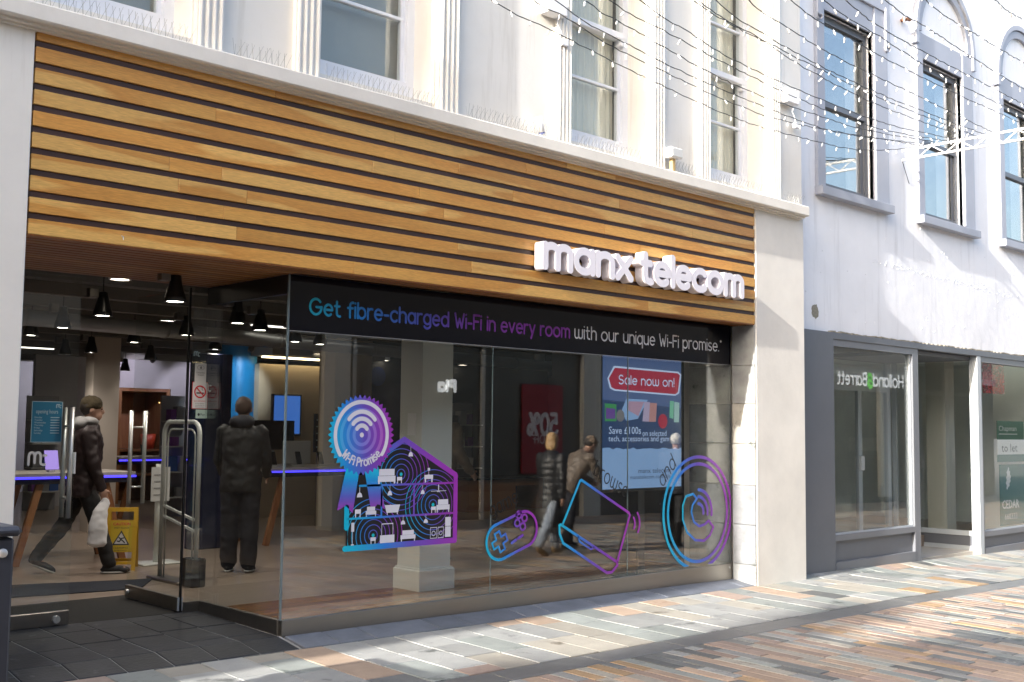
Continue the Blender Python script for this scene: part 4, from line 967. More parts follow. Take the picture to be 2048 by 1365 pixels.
# game controller
gc = thing('controller_sticker', 'tilted outline sticker of a game controller with the word game', 'sticker', (2.27, 0, .38))
A_, B_ = Vector((2.125,.535)), Vector((2.415,.625)); ang = math.degrees(math.atan2(B_.y-A_.y, B_.x-A_.x))+7; rr_ = .152
ux, uz = math.cos(R(ang)), math.sin(R(ang))
g_c = two((2.0,.42), (2.55,.70), 'print_controller')
pill = arc(B_.x, B_.y, rr_, rr_, ang-90, ang+90, 24)+arc(A_.x, A_.y, rr_, rr_, ang+90, ang+270, 24); pill.append(pill[0])
line_art(gc, [pill], .0125, g_c, 'outline')
def loc2(u, v, o_=A_): return (o_.x+u*ux-v*uz, o_.y+u*uz+v*ux)
pl = [(-.03,-.085),(.03,-.085),(.03,-.03),(.085,-.03),(.085,.03),(.03,.03),(.03,.085),(-.03,.085),(-.03,.03),(-.085,.03),(-.085,-.03),(-.03,-.03),(-.03,-.085)]
line_art(gc, [[loc2(*p) for p in pl]], .009, g_c, 'direction_pad')
for du, dv in ((.245,.05),(.34,.05),(.292,.105),(.292,-.008)):
    c = loc2(du, dv); line_art(gc, [arc(c[0], c[1], .030, .030, 0, 360, 20)], .0085, g_c, 'button')
for du in (.12, .205): line_art(gc, [[loc2(du, -.075), loc2(du+.055, -.075)]], .0125, g_c, 'menu_key')
film_k = mat('film_black', (.004,.004,.004), .4)
mb = MB(); print_text(mb, 'game', 2.03, .745, .115, .0062, YS-.0006, x1=2.36, bend=lambda x, z: (2.03+(x-2.03)*.93-(z-.745)*.36, z+(x-2.03)*.36)); mb.build('lettering', film_k, gc)
# laptop
lp = thing('laptop_sticker', 'outline sticker of an open laptop with the word browse', 'sticker', (3.3, 0, .15))
g_l = two((2.85,.62), (3.72,.35), 'print_laptop')
line_art(lp, [[(2.895,.645),(3.115,1.02),(3.135,1.03),(3.80,.705),(3.815,.68),(3.64,.262)]], .0125, g_l, 'lid')
line_art(lp, [[(2.85,.635),(2.855,.56),(2.90,.475),(3.49,.165),(3.56,.165),(3.64,.225),(3.63,.255),(2.87,.64),(2.85,.635)]], .0125, g_l, 'base')
line_art(lp, [[(3.10,.52),(3.115,.475),(3.27,.395),(3.31,.41)]], .009, g_l, 'notch')
for r_ in (.09, .16): line_art(lp, [arc(3.80, .60, r_, r_, -32, 38, 14)], .011, g_l, 'wave')
mb = MB(); print_text(mb, 'browse', 3.30, 1.02, .125, .0062, YS-.0006, x1=3.80, bend=lambda x, z: (3.30+(x-3.30)*.90+(z-1.02)*.42, z-(x-3.30)*.46+.06)); mb.build('lettering', film_k, lp)
# phone in a circle
ph = thing('phone_sticker', 'large double ringed sticker of a telephone receiver beside the stone return', 'sticker', (4.9, 0, .12))
g_p = two((4.3,.6), (5.46,.85), 'print_phone')
def ringclip(U, V): r = np.hypot(U-4.885, V-.66); return np.minimum(np.minimum(np.maximum(.0165-np.abs(r-.563), .0165-np.abs(r-.492)), V-.13), 5.448-U)
mb = MB(); shape(mb, ringclip, (4.29,5.47,.12,1.26), .008, YS-.0006); mb.build('double_ring', g_p, ph)
g_p2 = two((4.6,.6), (5.2,.5), 'print_phone_inner')
line_art(ph, [[(4.68,.83),(4.63,.74),(4.63,.60),(4.70,.47),(4.83,.385),(4.98,.37),(5.08,.42),(5.14,.50),(5.06,.57),(4.99,.535),(4.90,.52),(4.81,.57),(4.77,.67),(4.79,.74),(4.86,.80),(4.80,.85),(4.68,.83)]], .0125, g_p2, 'receiver')
for r_ in (.09, .16, .23): line_art(ph, [arc(4.88, .66, r_, r_, -8, 88, 16)], .0165, g_p2, 'wave')
mb = MB(); print_text(mb, 'and', 4.31, .93, .125, .0062, YS-.0006, x1=4.60, bend=lambda x, z: (4.31+(x-4.31)*.72-(z-.93)*.66, z+(x-4.31)*.72)); mb.build('lettering', film_k, ph)
one('dot', film_k, lambda mb: [shape(mb, lambda U, V: .009-np.hypot(U-a, V-b), (a-.01,a+.01,b-.01,b+.01), .003, YS-.0006) for a, b in ((4.33,.86),(4.30,.81),(4.27,.77))], ph)

# ------------------------------------------------------------------ entrance doors
YD = 1.2
def handle(host, x, y, z0, z1, off, mat_=steel_b):
    for s in (-1, 1):
        q = Vector((x, y, 0))+Vector(off)*s
        one('handle_bar', mat_, lambda mb: mb.tube([(q.x, q.y, z0), (q.x, q.y, z1)], .017, 14), host, True)
    for z in (z0+.14, z1-.14):
        a, b = Vector((x, y, z))-Vector(off), Vector((x, y, z))+Vector(off); one('handle_bolt', mat_, lambda mb: mb.tube([a, b], .009, 10), host, True)
ld = thing('glass_door', 'closed glass door leaf with long steel handle and opening hours notice', 'door', (-1.5, YD, 0), 'entrance door leaves')
boxo('pane', pane_d, ld, -1.98, -1.045, YD-.006, YD+.006, .14, 2.58)
one('bottom_rail', steel, lambda mb: mb.bbox(-1.98, -1.045, YD-.02, YD+.02, .040, .142, c=.003), ld)
one('lock', steel_b, lambda mb: (mb.lathe([(0,-.022),(.026,-.022),(.028,-.016),(.028,0)], (-1.14, YD-.02, .085), 18, 'y'), mb.box(-1.143, -1.137, YD-.045, YD-.0421, .075, .095)), ld)
hz = (onY(145, 1035, YD).z, onY(145, 815, YD).z)
handle(ld, -1.10, YD, hz[0], hz[1], (0, .065, 0))
boxo('latch_plate', white_p, ld, -1.085, -1.03, YD+.007, YD+.02, onY(150,948,YD).z, onY(150,905,YD).z)
ns = thing('opening_hours_sign', 'blue opening hours notice stuck on the closed door leaf', 'sign', (-1.3, YD, 1.4))
blue_n = mat('notice_blue', (.02,.17,.29), .4); pale_i = mat('notice_pale', (.45,.60,.66), .5)
c0, c1 = onY(62, 884, YD-.01), onY(125, 805, YD-.01)
boxo('card', blue_n, ns, c0.x, c1.x, YD-.010, YD-.0075, c0.z, c1.z); wS = c1.x-c0.x; hS = c1.z-c0.z
boxo('border', pale_i, ns, c0.x-.004, c1.x+.004, YD-.0095, YD-.0078, c0.z-.004, c1.z+.004)
txt('lettering', 'opening hours', c0.x+.12*wS, c0.z+.71*hS, .030, YD-.0115, pale_i, ns, .74*wS)
for k, dname in enumerate(('Monday','Tuesday','Wednesday','Thursday','Friday','Saturday','Sunday')):
    txt('lettering', dname, c0.x+.08*wS, c0.z+(.59-.065*k)*hS, .012, YD-.0115, pale_i, ns); 
    boxo('hours_line', pale_i, ns, c0.x+.62*wS, c0.x+.92*wS, YD-.0117, YD-.0105, c0.z+(.60-.065*k)*hS, c0.z+(.618-.065*k)*hS)
mt_logo = [[(0,.0),(0,.45)]+arc(.17,.45,.17,.25,180,0,10)+[(.34,.1)], [(.34,.45)]+arc(.51,.45,.17,.25,180,0,10)+[(.68,.12)]+arc(.85,.12,.17,.14,180,300,8), [(.86,.52),(.98,.52)]]
def logo(par, x, z, s, Y, m_):
    mb = MB(); ss = [[(x+p[0]*s, z+p[1]*s) for p in q] for q in mt_logo]; v, u0, v0 = stroke_val(ss, .07*s, .03*s); po, se = march(v, u0, v0, .03*s); put(mb, po, se, lambda u, v: (u, Y, v)); mb.build('logo', m_, par)
logo(ns, c0.x+.80*wS, c0.z+.86*hS, .035, YD-.0115, pale_i)
ql = onY(57, 930, YD-.01); lg = thing('door_logo', 'pale rounded logo sticker on the closed door leaf', 'sticker', (ql.x, YD-.01, ql.z)); logo(lg, ql.x, ql.z, .125, YD-.008, mat('logo_grey', (.75,.75,.75), .5))
# right leaf, swung inwards
XD = -.155
rd = thing('glass_door', 'glass door leaf swung open into the shop with a steel bottom rail', 'door', (XD, 1.7, 0), 'entrance door leaves')
boxo('pane', pane_d, rd, XD-.006, XD+.006, YD+.03, YD+.97, .14, 2.58)
one('bottom_rail', steel, lambda mb: mb.bbox(XD-.02, XD+.02, YD+.03, YD+.97, .040, .142, c=.003), rd)
one('pivot', black, lambda mb: mb.box(XD-.008, XD+.008, YD+.012, YD+.03, .03, 2.59), rd)
one('end_cap', pale_frame, lambda mb: mb.box(XD-.021, XD+.021, YD+.018, YD+.03, .040, .143), rd)
one('lock', steel_b, lambda mb: mb.lathe([(0,-.02),(.022,-.02),(.024,0)], (XD-.02, YD+.91, .09), 16, 'x'), rd)
hz = (onX(275,1008,XD).z, onX(275,822,XD).z); handle(rd, XD, YD+.87, hz[0], hz[1], (.062, 0, 0))
# stickers on the fixed strip of glass by the door
YK = 1.193
def card(name, label, x0_, y0_, x1_, y1_, m_):
    a, b = onY(x0_, y1_, YK), onY(x1_, y0_, YK); t = thing(name, label, 'sticker', (a.x, YK, a.z)); boxo('card', m_, t, a.x, b.x, YK-.002, YK+.001, a.z, b.z); return t, a, b
pap = mat('paper_white', (.62,.62,.62), .5); red_i = mat('print_red', (.55,.02,.03), .4); inkd = mat('print_dark', (.03,.03,.03), .5); grey_i = mat('print_grey', (.3,.3,.31), .5)
t, a, b = card('contactless_sticker', 'white contactless payment sticker on the fixed glass strip', 389, 728, 413, 765, pap)
line = lambda ss, wd, m_, par, nm, Y: (lambda v: put_b(v, m_, par, nm, Y))(stroke_val(ss, wd, wd/2.2)+(wd/2.2,))
def put_b(v, m_, par, nm, Y):
    val, u0, v0, st = v; po, se = march(val, u0, v0, st); mb = MB(); put(mb, po, se, lambda u, w_: (u, Y, w_)); return mb.build(nm, m_, par)
wS, hS = b.x-a.x, b.z-a.z
line([arc(a.x+.5*wS, a.z+.78*hS, .3*wS, .12*hS, 0, 360, 24)], .0018, grey_i, t, 'oval', YK-.003)
for k in range(3): line([arc(a.x+.38*wS, a.z+.78*hS, (.08+.06*k)*wS, (.04+.025*k)*hS, -45, 45, 8)], .002, inkd, t, 'wave', YK-.003)
txt('lettering', 'Contactless', a.x+.14*wS, a.z+.48*hS, .012, YK-.003, inkd, t, .72*wS); txt('lettering', 'Accepted', a.x+.24*wS, a.z+.36*hS, .012, YK-.003, inkd, t, .52*wS)
t, a, b = card('no_smoking_sticker', 'red bordered no smoking sticker on the fixed glass strip', 384, 766, 415, 817, pap)
wS, hS = b.x-a.x, b.z-a.z; cx_, cz_ = a.x+.5*wS, a.z+.64*hS; rr3 = .36*wS
boxo('border', red_i, t, a.x-.004, b.x+.004, YK-.001, YK+.0005, a.z-.004, b.z+.004)
line([[(cx_-.22*wS, cz_-.01), (cx_+.24*wS, cz_-.01)]], .0050, inkd, t, 'cigarette', YK-.003); line([[(cx_+.2*wS, cz_+.01), (cx_+.12*wS, cz_+.02), (cx_+.16*wS, cz_+.035), (cx_+.02*wS, cz_+.04)]], .002, inkd, t, 'smoke', YK-.003)
line([arc(cx_, cz_, rr3, rr3, 0, 360, 36)], .0055, red_i, t, 'ring', YK-.0035); line([[(cx_-rr3*.7, cz_+rr3*.7), (cx_+rr3*.7, cz_-rr3*.7)]], .005, red_i, t, 'slash', YK-.0038)
txt('lettering', 'NO SMOKING', a.x+.12*wS, a.z+.25*hS, .012, YK-.003, red_i, t, .76*wS)
for k, s_ in enumerate(('It is an offence', 'to smoke in', 'these premises')): txt('lettering', s_, a.x+.2*wS, a.z+(.17-.065*k)*hS, .008, YK-.003, inkd, t, .6*wS)
t, a, b = card('payment_sticker', 'small pale green payment sticker below the no smoking sticker', 391, 820, 414, 837, mat('paper_green', (.40,.52,.46), .5))
txt('lettering', 'Pay', a.x+.42*(b.x-a.x), a.z+.3*(b.z-a.z), .02, YK-.003, inkd, t)
mb = MB(); shape(mb, lambda U, V: .010-np.hypot((U-a.x-.025), (V-a.z-.03)*.9), (a.x,a.x+.05,a.z,a.z+.06), .003, YK-.003); mb.build('logo', inkd, t)
q = onY(388, 712, YK); t = thing('glass_logo', 'small pale rounded logo on the fixed glass strip above the stickers', 'sticker', (q.x, YK, q.z)); logo(t, q.x, q.z, .05, YK-.002, pale_i)
boxo('door_mat_well', mat('entry_mat', (.022,.021,.019), .95, var=.4, vs_=60, bump=.8, bs=160), tag(thing('entrance_mat', 'dark ribbed entrance mat set in the floor inside the doors', 'mat', (-1, 1.7, 0)), 'dark ribbed entrance mat set in the floor inside the doors', 'mat'), -1.98, .0, 1.24, 2.35, .018, .027)
# ------------------------------------------------------------------ inside the shop
def W2(px0, px1, py0, py1, Y): a, b = onY(px0, py1, Y), onY(px1, py0, Y); return a.x, b.x, a.z, b.z
sw_white = mat('column_white', (.66,.68,.66), .6)
c1 = thing('white_column', 'square white column with a stepped base standing just inside the shop window', 'column', (2.16, 1.05, 0))
one('shaft', sw_white, lambda mb: mb.box(1.985, 2.345, .90, 1.22, .2, 2.80), c1)
one('base', sw_white, lambda mb: (mb.bbox(1.955, 2.375, .865, 1.25, .02, .215, c=.006), mb.box(1.97, 2.36, .88, 1.235, .215, .23)), c1)
one('vent', white_p, lambda mb: mb.bbox(1.978, 1.984, .98, 1.10, 1.42, 1.62, c=.002), c1)
x0, x1, _, _ = W2(183, 236, 850, 851, 8.0)
c2 = tag(boxo('far_column', mat('column_beige', (.60,.54,.48), .7), None, x0, x1, 8.0, 8.0+(x1-x0)*.7, .02, 2.80), 'pale square column deep inside the shop left of the wooden alcove', 'column')
x0, x1, _, _ = W2(458, 512, 850, 851, 9.0)
mb = MB(); mb.lathe([((x1-x0)*.62, .02), ((x1-x0)*.62, 2.80)], ((x0+x1)/2, 9.2, 0), 24); bc = mb.build('blue_column', mat('column_blue', (.01,.24,.60), .45), None, True); tag(bc, 'round blue column behind the man in the dark jacket', 'column')
x0, x1, _, _ = W2(392, 462, 850, 851, 5.2)
tt = thing('blue_totem', 'dark navy display totem with a small logo beside the blue column', 'totem', (x0, 5.2, 0)); navy = mat('totem_navy', (.012,.016,.045), .35)
one('panel', navy, lambda mb: mb.bbox(x0, x1, 5.2, 5.4, .02, 2.35, c=.01), tt); logo(tt, x0+.06, 1.9, .12, 5.197, pale_i)
# feature wall with cove light
Yw = 8.8; x0, x1, _, zt = W2(514, 664, 735, 900, Yw)
fw_ = thing('beige_feature_wall', 'warm beige wall washed by hidden cove light behind the counters', 'wall', (x0, Yw, 0))
boxo('panel', wall_b, fw_, x0, x1+.6, Yw, Yw+.15, .02, zt)
boxo('cove_bulkhead', ceil_m, fw_, x0-.1, x1+.7, Yw-.55, Yw+.3, zt+.12, 2.79)
warm = mat('cove_glow', (1,.9,.7), .5, emit=(1,.74,.42), es=2.2)
boxo('cove_strip', warm, fw_, x0, x1+.5, Yw-.12, Yw-.06, zt+.09, zt+.118)
xa, xb, za, zb2 = W2(548, 602, 793, 868, Yw-.08)
tv = thing('wall_television', 'blue lit television screen on the beige wall', 'television', (xa, Yw-.1, za)); scr = mat('screen_blue', (.02,.05,.15), .2, emit=(.07,.22,.75), es=.16)
one('bezel', black, lambda mb: mb.bbox(xa-.03, xb+.03, Yw-.06, Yw-.003, za-.03, zb2+.03, c=.006), tv); boxo('screen', scr, tv, xa, xb, Yw-.064, Yw-.061, za, zb2)
xa, xb, za, zb2 = W2(628, 648, 828, 905, 7.0)
bs = thing('blue_banner', 'narrow navy banner with pale lines beside the television wall', 'banner', (xa, 7, za)); boxo('panel', navy, bs, xa, xb, 7, 7.03, za, zb2)
for k in range(6): boxo('text_line', pale_i, bs, xa+.2*(xb-xa), xb-.25*(xb-xa), 6.996, 6.999, zb2-.1-.1*k, zb2-.085-.1*k)
boxo('post', steel, bs, (xa+xb)/2-.02, (xa+xb)/2+.02, 7.0, 7.03, .02, za)
x0, x1, _, _ = W2(668, 742, 850, 851, 6.2)
tag(boxo('pale_pier', wall_b, None, x0, x1, 6.2, 6.6, .02, 2.80), 'pale beige pier behind the rosette sticker', 'column')
# dark end wall with an information disc
x0, x1, _, _ = W2(742, 900, 850, 851, 9.0)
dw = thing('charcoal_wall', 'charcoal wall with a faint information disc deep in the shop', 'wall', (x0, 9, 0)); boxo('panel', wall_k, dw, x0, 11.8, 9.0, 9.1, .02, 2.80)
p = onY(733, 752, 8.98); one('disc', mat('disc_blue', (.02,.03,.10), .4), lambda mb: mb.lathe([(0,-.01),(.17,-.01),(.17,0)], (p.x+.25, 8.99, p.z), 24, 'y'), dw)
# alcove on the far left with warm lamp
Ya = 13.0; x0, x1, z0, z1 = W2(236, 334, 785, 1000, Ya)
al = thing('wooden_alcove', 'brown wooden alcove lit by one small orange lamp at the back of the shop', 'alcove', (x0, Ya, 0))
one('lining', wood_i, lambda mb: (mb.box(x0, x1, Ya+.9, Ya+.95, .02, z1), mb.box(x0-.06, x0, Ya, Ya+.95, .02, z1), mb.box(x1, x1+.06, Ya, Ya+.95, .02, z1), mb.box(x0-.06, x1+.06, Ya, Ya+.95, z1, z1+.06)), al)
boxo('surround', wall_i, al, x0-1.6, x0-.07, Ya-.02, Ya+.1, .02, 2.80); boxo('surround', wall_i, al, x1+.07, x1+1.1, Ya-.02, Ya+.1, .02, 2.80); boxo('lintel', wall_i, al, x0-.07, x1+.07, Ya-.02, Ya+.1, z1+.06, 2.80)
boxo('shelf', wood_i, al, x0, x1, Ya+.1, Ya+.9, .98, 1.02); boxo('shelf', wood_i, al, x0, x1, Ya+.1, Ya+.9, .52, .56)
p = onY(330, 806, Ya+.3); one('lamp', mat('alcove_lamp', (1,.8,.5), .5, emit=(1,.55,.18), es=3.5), lambda mb: mb.lathe([(.02,.05),(.12,0),(.11,-.02),(.0,-.02)], p, 16), al)
pl_ = bpy.data.lights.new('alcove_lamp_light', 'POINT'); pl_.energy = 4; pl_.color = (1,.6,.3); pl_.shadow_soft_size = .08; po_ = bpy.data.objects.new('alcove_lamp_light', pl_); col.objects.link(po_); po_.matrix_basis = Matrix.Translation(p+Vector((0,-.1,-.12))); adopt(po_, al)
p = onY(297, 852, Ya+.35); bk = thing('red_bucket', 'red plastic bucket on the alcove shelf', 'bucket', (p.x, p.y, 1.02)); one('pail', mat('bucket_red', (.55,.06,.02), .4), lambda mb: mb.lathe([(0,1.02),(.11,1.02),(.15,1.3),(.14,1.3),(.10,1.04)], (p.x, p.y, 0), 20), bk, True)
for (a_, b_, c_, d_, m_, nm, lb) in ((90,110,750,776, mat('poster_ochre', (.22,.15,.04), .6), 'ochre_poster', 'small ochre poster on the far wall behind the closed door leaf'), (126,150,745,775, mat('poster_blue', (.05,.13,.45), .6), 'blue_poster', 'blue poster on the far wall above the man in the beanie'), (142,164,738,768, mat('poster_magenta', (.30,.03,.22), .6), 'magenta_poster', 'magenta poster overlapping the blue poster on the far wall')):
    x0, x1, z0, z1 = W2(a_, b_, c_, d_, 17.4); tag(boxo(nm, m_, None, x0, x1, 17.44 if 'magenta' in nm else 17.47, 17.46 if 'magenta' in nm else 17.49, z0, z1), lb, 'poster')
# ceiling beams and lights
beam_m = mat('beam_grey', (.16,.15,.14), .8)
for k, yb in enumerate((2.2, 3.3, 4.4, 5.5, 6.6, 7.8, 9.2, 10.8, 12.6, 14.6)):
    o = boxo('ceiling_beam', beam_m, shell, -3.0, 13.8, yb, yb+.14, 2.68, 2.798)
lamp_k = mat('lamp_black', (.012,.012,.012), .3); glow = mat('lamp_glow', (1,1,1), .5, emit=(1,.92,.80), es=9)
LP = [(62,672),(520,662),(182,706),(430,700),(250,742),(350,605),(205,633),(125,657),(268,686),(475,648),(373,672),(130,710),(590,685),(300,720),(640,690)]
LL = ['pendant spotlight at the far left edge of the entrance', 'pendant spotlight right of the blue column', 'far pendant spotlight between the two door leaves', 'far pendant spotlight over the dark totem', 'tiny farthest pendant spotlight at the back of the shop', 'pendant spotlight nearest the open door leaf', 'pendant spotlight second from the entrance', 'pendant spotlight above the opening hours notice', 'pendant spotlight in front of the pale column', 'pendant spotlight in front of the blue column',
      'pendant spotlight seen beside the open door edge', 'farthest small pendant spotlight over the beanie', 'pendant spotlight at the window corner', 'far pendant spotlight over the alcove', 'pendant spotlight above the rosette']
for i, (px, py) in enumerate(LP):
    p = onZ(px, py, 2.40)
    t = thing('pendant_lamp', 'black '+LL[i]+', glowing', 'lamp', p, 'black pendant spotlights inside the shop')
    one('shade', lamp_k, lambda mb: mb.lathe([(.015,.21),(.04,.20),(.048,.14),(.076,.04),(.080,0),(.075,0),(.07,.04)], p, 18), t, True)
    one('bulb', glow, lambda mb: mb.lathe([(.0,.008),(.070,.008)], p, 18), t)
    one('cord', lamp_k, lambda mb: mb.tube([p+Vector((0,0,.21)), p+Vector((0,0,.40))], .006, 6), t)
    one('gear', steel, lambda mb: (mb.bbox(p.x-.13, p.x-.055, p.y-.04, p.y+.04, p.z+.15, p.z+.23, c=.006)), t)
    ld_ = bpy.data.lights.new('pendant_light', 'SPOT'); ld_.energy = 8; ld_.color = (1,.90,.80); ld_.spot_size = R(125); ld_.spot_blend = .6; ld_.shadow_soft_size = .08
    lo = bpy.data.objects.new('pendant_light', ld_); col.objects.link(lo); lo.matrix_basis = Matrix.Translation(p+Vector((0,0,-.02))); adopt(lo, t)
dl = mat('downlight_glow', (1,1,1), .5, emit=(1,.86,.66), es=2.2)
for i, (px, py, lb) in enumerate(((600,717,'beside the window corner'),(632,708,'over the television wall'),(722,699,'over the pale pier'),(770,722,'over the white column'),(868,733,'right of the white column'),(925,731,'farthest along the dark ceiling'),(240,560,'nearest the entrance'))):
    p = onZ(px, py, 2.66); t = thing('downlight', 'round glowing downlight '+lb, 'lamp', p, 'round downlights in the shop ceiling'); one('rim', white_p, lambda mb: mb.lathe([(.07,.14),(.075,.0),(.09,0),(.09,.14)], p, 18), t); one('lens', dl, lambda mb: mb.lathe([(0,.006),(.07,.006)], p, 18), t)
st_m = mat('strip_glow', (1,1,1), .5, emit=(1,.93,.82), es=.7)
for i, (y, xa, xb) in enumerate(((5.0, 2.6, 3.6), (7.2, 3.8, 4.8), (8.5, 6.0, 7.4), (11.6, 1.4, 2.8), (15.4, 1.6, 3.4))):
    t = thing('strip_light', 'long ceiling strip light, '+('nearest' if i == 0 else 'second' if i == 1 else 'third' if i == 2 else 'fourth' if i == 3 else 'farthest')+' from the shop entrance', 'lamp', (xa, y, 2.7), 'ceiling strip lights in the shop'); one('housing', white_p, lambda mb: mb.bbox(xa, xb, y-.05, y+.05, 2.72, 2.79, c=.004), t); boxo('tube', st_m, t, xa+.02, xb-.02, y-.035, y+.035, 2.705, 2.719)
# tables with blue edge light
led = mat('led_blue', (.05,.05,.4), .4, emit=(.05,.035,1.0), es=.75); top_m = mat('table_top', (.42,.38,.34), .4)
kit_k = mat('device_black', (.010,.010,.012), .25); kit_w = mat('device_white', (.6,.6,.6), .35)
def table(px, py, L, dep, label):
    p = onZ(px, py, .93); t = thing('display_table', label, 'table', (p.x, p.y, .02), 'display tables with blue edge lights')
    one('table_top', top_m, lambda mb: mb.bbox(p.x, p.x+L, p.y, p.y+dep, .93, .975, c=.004), t); boxo('edge_light', led, t, p.x, p.x+L, p.y-.008, p.y-.001, .915, .935)
    boxo('apron', black, t, p.x+.02, p.x+L-.02, p.y+.02, p.y+dep-.02, .86, .929)
    for sx in (.18, L-.18):
        for sy in (.1, dep-.1):
            s = 1 if sx < 1 else -1; one('leg', wood_i, lambda mb: mb.bar((p.x+sx+s*.12, p.y+sy, .86), (p.x+sx-s*.10, p.y+sy, .022), .07, .05, (0,1,0)), t)
    return p
pA = table(532, 944, 2.6, .9, 'display table with blue edge light behind the man in the dark jacket'); pB = table(238, 921, 2.4, .9, 'display table with blue edge light in front of the wooden alcove'); pC = table(28, 957, 1.3, .8, 'display table with blue edge light behind the closed door leaf')
def phone(x, y, z, label, m_=kit_k, w_=.075, h_=.16):
    t = thing('phone_display', label, 'phone', (x, y, z), 'phones on display stands'); one('handset', m_, lambda mb: mb.obox((x, y, z+h_/2+.03), (w_/2,0,0), (0,.005,0), (0,.03,h_/2)), t); one('stand', kit_w, lambda mb: (mb.bbox(x-.03, x+.03, y-.03, y+.05, z+.001, z+.02, c=.003), mb.box(x-.01, x+.01, y+.01, y+.02, z+.02, z+.1)), t)
for k, (dx, lb) in enumerate(((.25,'black phone on a stand nearest the corner of the long table'),(.62,'black phone on a stand left of the bin on the long table'),(.95,'black phone on a stand at the middle of the long table'),(1.4,'black phone on a stand toward the pale pier'))): phone(pA.x+dx, pA.y+.25, .975, lb)
for k, (dx, lb) in enumerate(((.5,'black phone on a stand on the alcove table'),(1.1,'dark phone on a stand at the middle of the alcove table'))): phone(pB.x+dx, pB.y+.25, .975, lb)
phone(pC.x+.45, pC.y+.2, .975, 'bright tablet on a stand seen past the door handle', mat('tablet_screen', (.1,.1,.2), .3, emit=(.35,.22,.7), es=.25), .14, .2)
# desk monitors
p = onZ(565, 935, .975); mo = thing('monitor', 'black computer monitor on the long table by the window corner', 'monitor', (p.x, p.y+.35, .975))
one('screen', kit_k, lambda mb: mb.bbox(p.x-.1, p.x+.52, pA.y+.7, pA.y+.73, 1.18, 1.56, c=.004), mo); one('stand', kit_w, lambda mb: (mb.box(p.x+.18, p.x+.24, pA.y+.73, pA.y+.75, .99, 1.3), mb.bbox(p.x+.06, p.x+.36, pA.y+.66, pA.y+.84, .976, .99, c=.003)), mo)
sc_ = thing('white_screen_back', 'white back of an all in one computer on the long table', 'computer', (p.x+.7, pA.y+.5, .975)); one('case', kit_w, lambda mb: mb.bbox(p.x+.2, p.x+.62, pA.y+.45, pA.y+.48, 1.0, 1.3, c=.01), sc_); one('foot', kit_w, lambda mb: mb.bbox(p.x+.3, p.x+.5, pA.y+.4, pA.y+.56, .976, 1.0, c=.004), sc_)
# bin
p = onZ(612, 1024, .022); bn_ = thing('waste_bin', 'black tapered waste bin under the long table', 'bin', p); one('body', kit_k, lambda mb: mb.lathe([(0,.0),(.12,.0),(.155,.36),(.145,.36),(.11,.02)], p, 18), bn_, True); one('rim', kit_k, lambda mb: mb.lathe([(.15,.345),(.165,.345),(.165,.375),(.15,.375)], p, 18), bn_)
# wooden counter in the dark end of the shop
pc = onZ(1000, 1022, .022); pd = onY(1000, 955, pc.y); pe = onY(938, 1000, pc.y); pf = onY(1085, 1000, pc.y)
ct = thing('service_counter', 'orange brown wooden service counter in the dark end of the shop', 'counter', (pe.x, pc.y, .022)); cw = wood('timber_counter', (.42,.19,.06), (.38,.16,.05), (.46,.22,.08))
one('front', cw, lambda mb: mb.bbox(pe.x, pe.x+(pf.x-pe.x)*.62, pc.y, pc.y+.6, .022, pd.z-.04, c=.004), ct); one('top', kit_k, lambda mb: mb.bbox(pe.x-.05, pf.x+.1, pc.y-.04, pc.y+.66, pd.z-.039, pd.z, c=.004), ct); one('end_frame', cw, lambda mb: (mb.box(pf.x-.08, pf.x, pc.y, pc.y+.6, .022, pd.z-.04), mb.box(pe.x+(pf.x-pe.x)*.62, pf.x-.08, pc.y, pc.y+.05, pd.z-.16, pd.z-.04)), ct)
pl_ = bpy.data.lights.new('counter_lamp_light', 'SPOT'); pl_.energy = 20; pl_.color = (1,.8,.58); pl_.spot_size = R(70); pl_.spot_blend = .7; pl_.shadow_soft_size = .08
cl = thing('counter_downlight', 'downlight over the wooden service counter', 'lamp', (pe.x+.5, pc.y-1.2, 2.62)); one('rim', white_p, lambda mb: mb.lathe([(.07,.18),(.07,0),(.09,0),(.09,.18)], (pe.x+.5, pc.y-1.2, 2.62), 18), cl); one('lens', dl, lambda mb: mb.lathe([(0,.006),(.07,.006)], (pe.x+.5, pc.y-1.2, 2.62), 18), cl)
po_ = bpy.data.objects.new('counter_lamp_light', pl_); col.objects.link(po_); po_.matrix_basis = Matrix.Translation((pe.x+.5, pc.y-1.2, 2.60)) @ Matrix.Rotation(R(28), 4, 'X'); adopt(po_, cl)
# caution board
p = onZ(242, 1138, .022); ylw = mat('caution_yellow', (.62,.36,.015), .4); ylw2 = mat('caution_panel', (.60,.42,.02), .45)
wf = thing('wet_floor_sign', 'yellow folding wet floor sign standing inside the doors', 'sign', p)
hd = Matrix.Rotation(R(38), 3, 'Z')
def L3(u, v, w_): q = hd @ Vector((u, -v, 0)); return (p.x-q.x*0+(-q.x if False else q.x), p.y+q.y, p.z+w_)
ux_ = Vector((.86, -.51, 0)); uy_ = Vector((-.51, -.86, 0))
def W3(u, v, w_): return tuple(Vector((p.x, p.y, p.z))+ux_*u+uy_*v+Vector((0,0,w_)))
def leaf(mb, s):
    def q(u, w_, d=0): return W3(u, s*(.16-.24*w_)+d, w_)
    def slab(u0, u1, w0, w1):
        mb.hexa([q(u0,w0,-.008), q(u1,w0,-.008), q(u1,w0,.008), q(u0,w0,.008)], [q(u0,w1,-.008), q(u1,w1,-.008), q(u1,w1,.008), q(u0,w1,.008)])
    slab(-.15,-.11,0,.62); slab(.11,.15,0,.62); slab(-.11,.11,.58,.62); slab(-.11,.11,.18,.49); slab(-.11,.11,.06,.09)
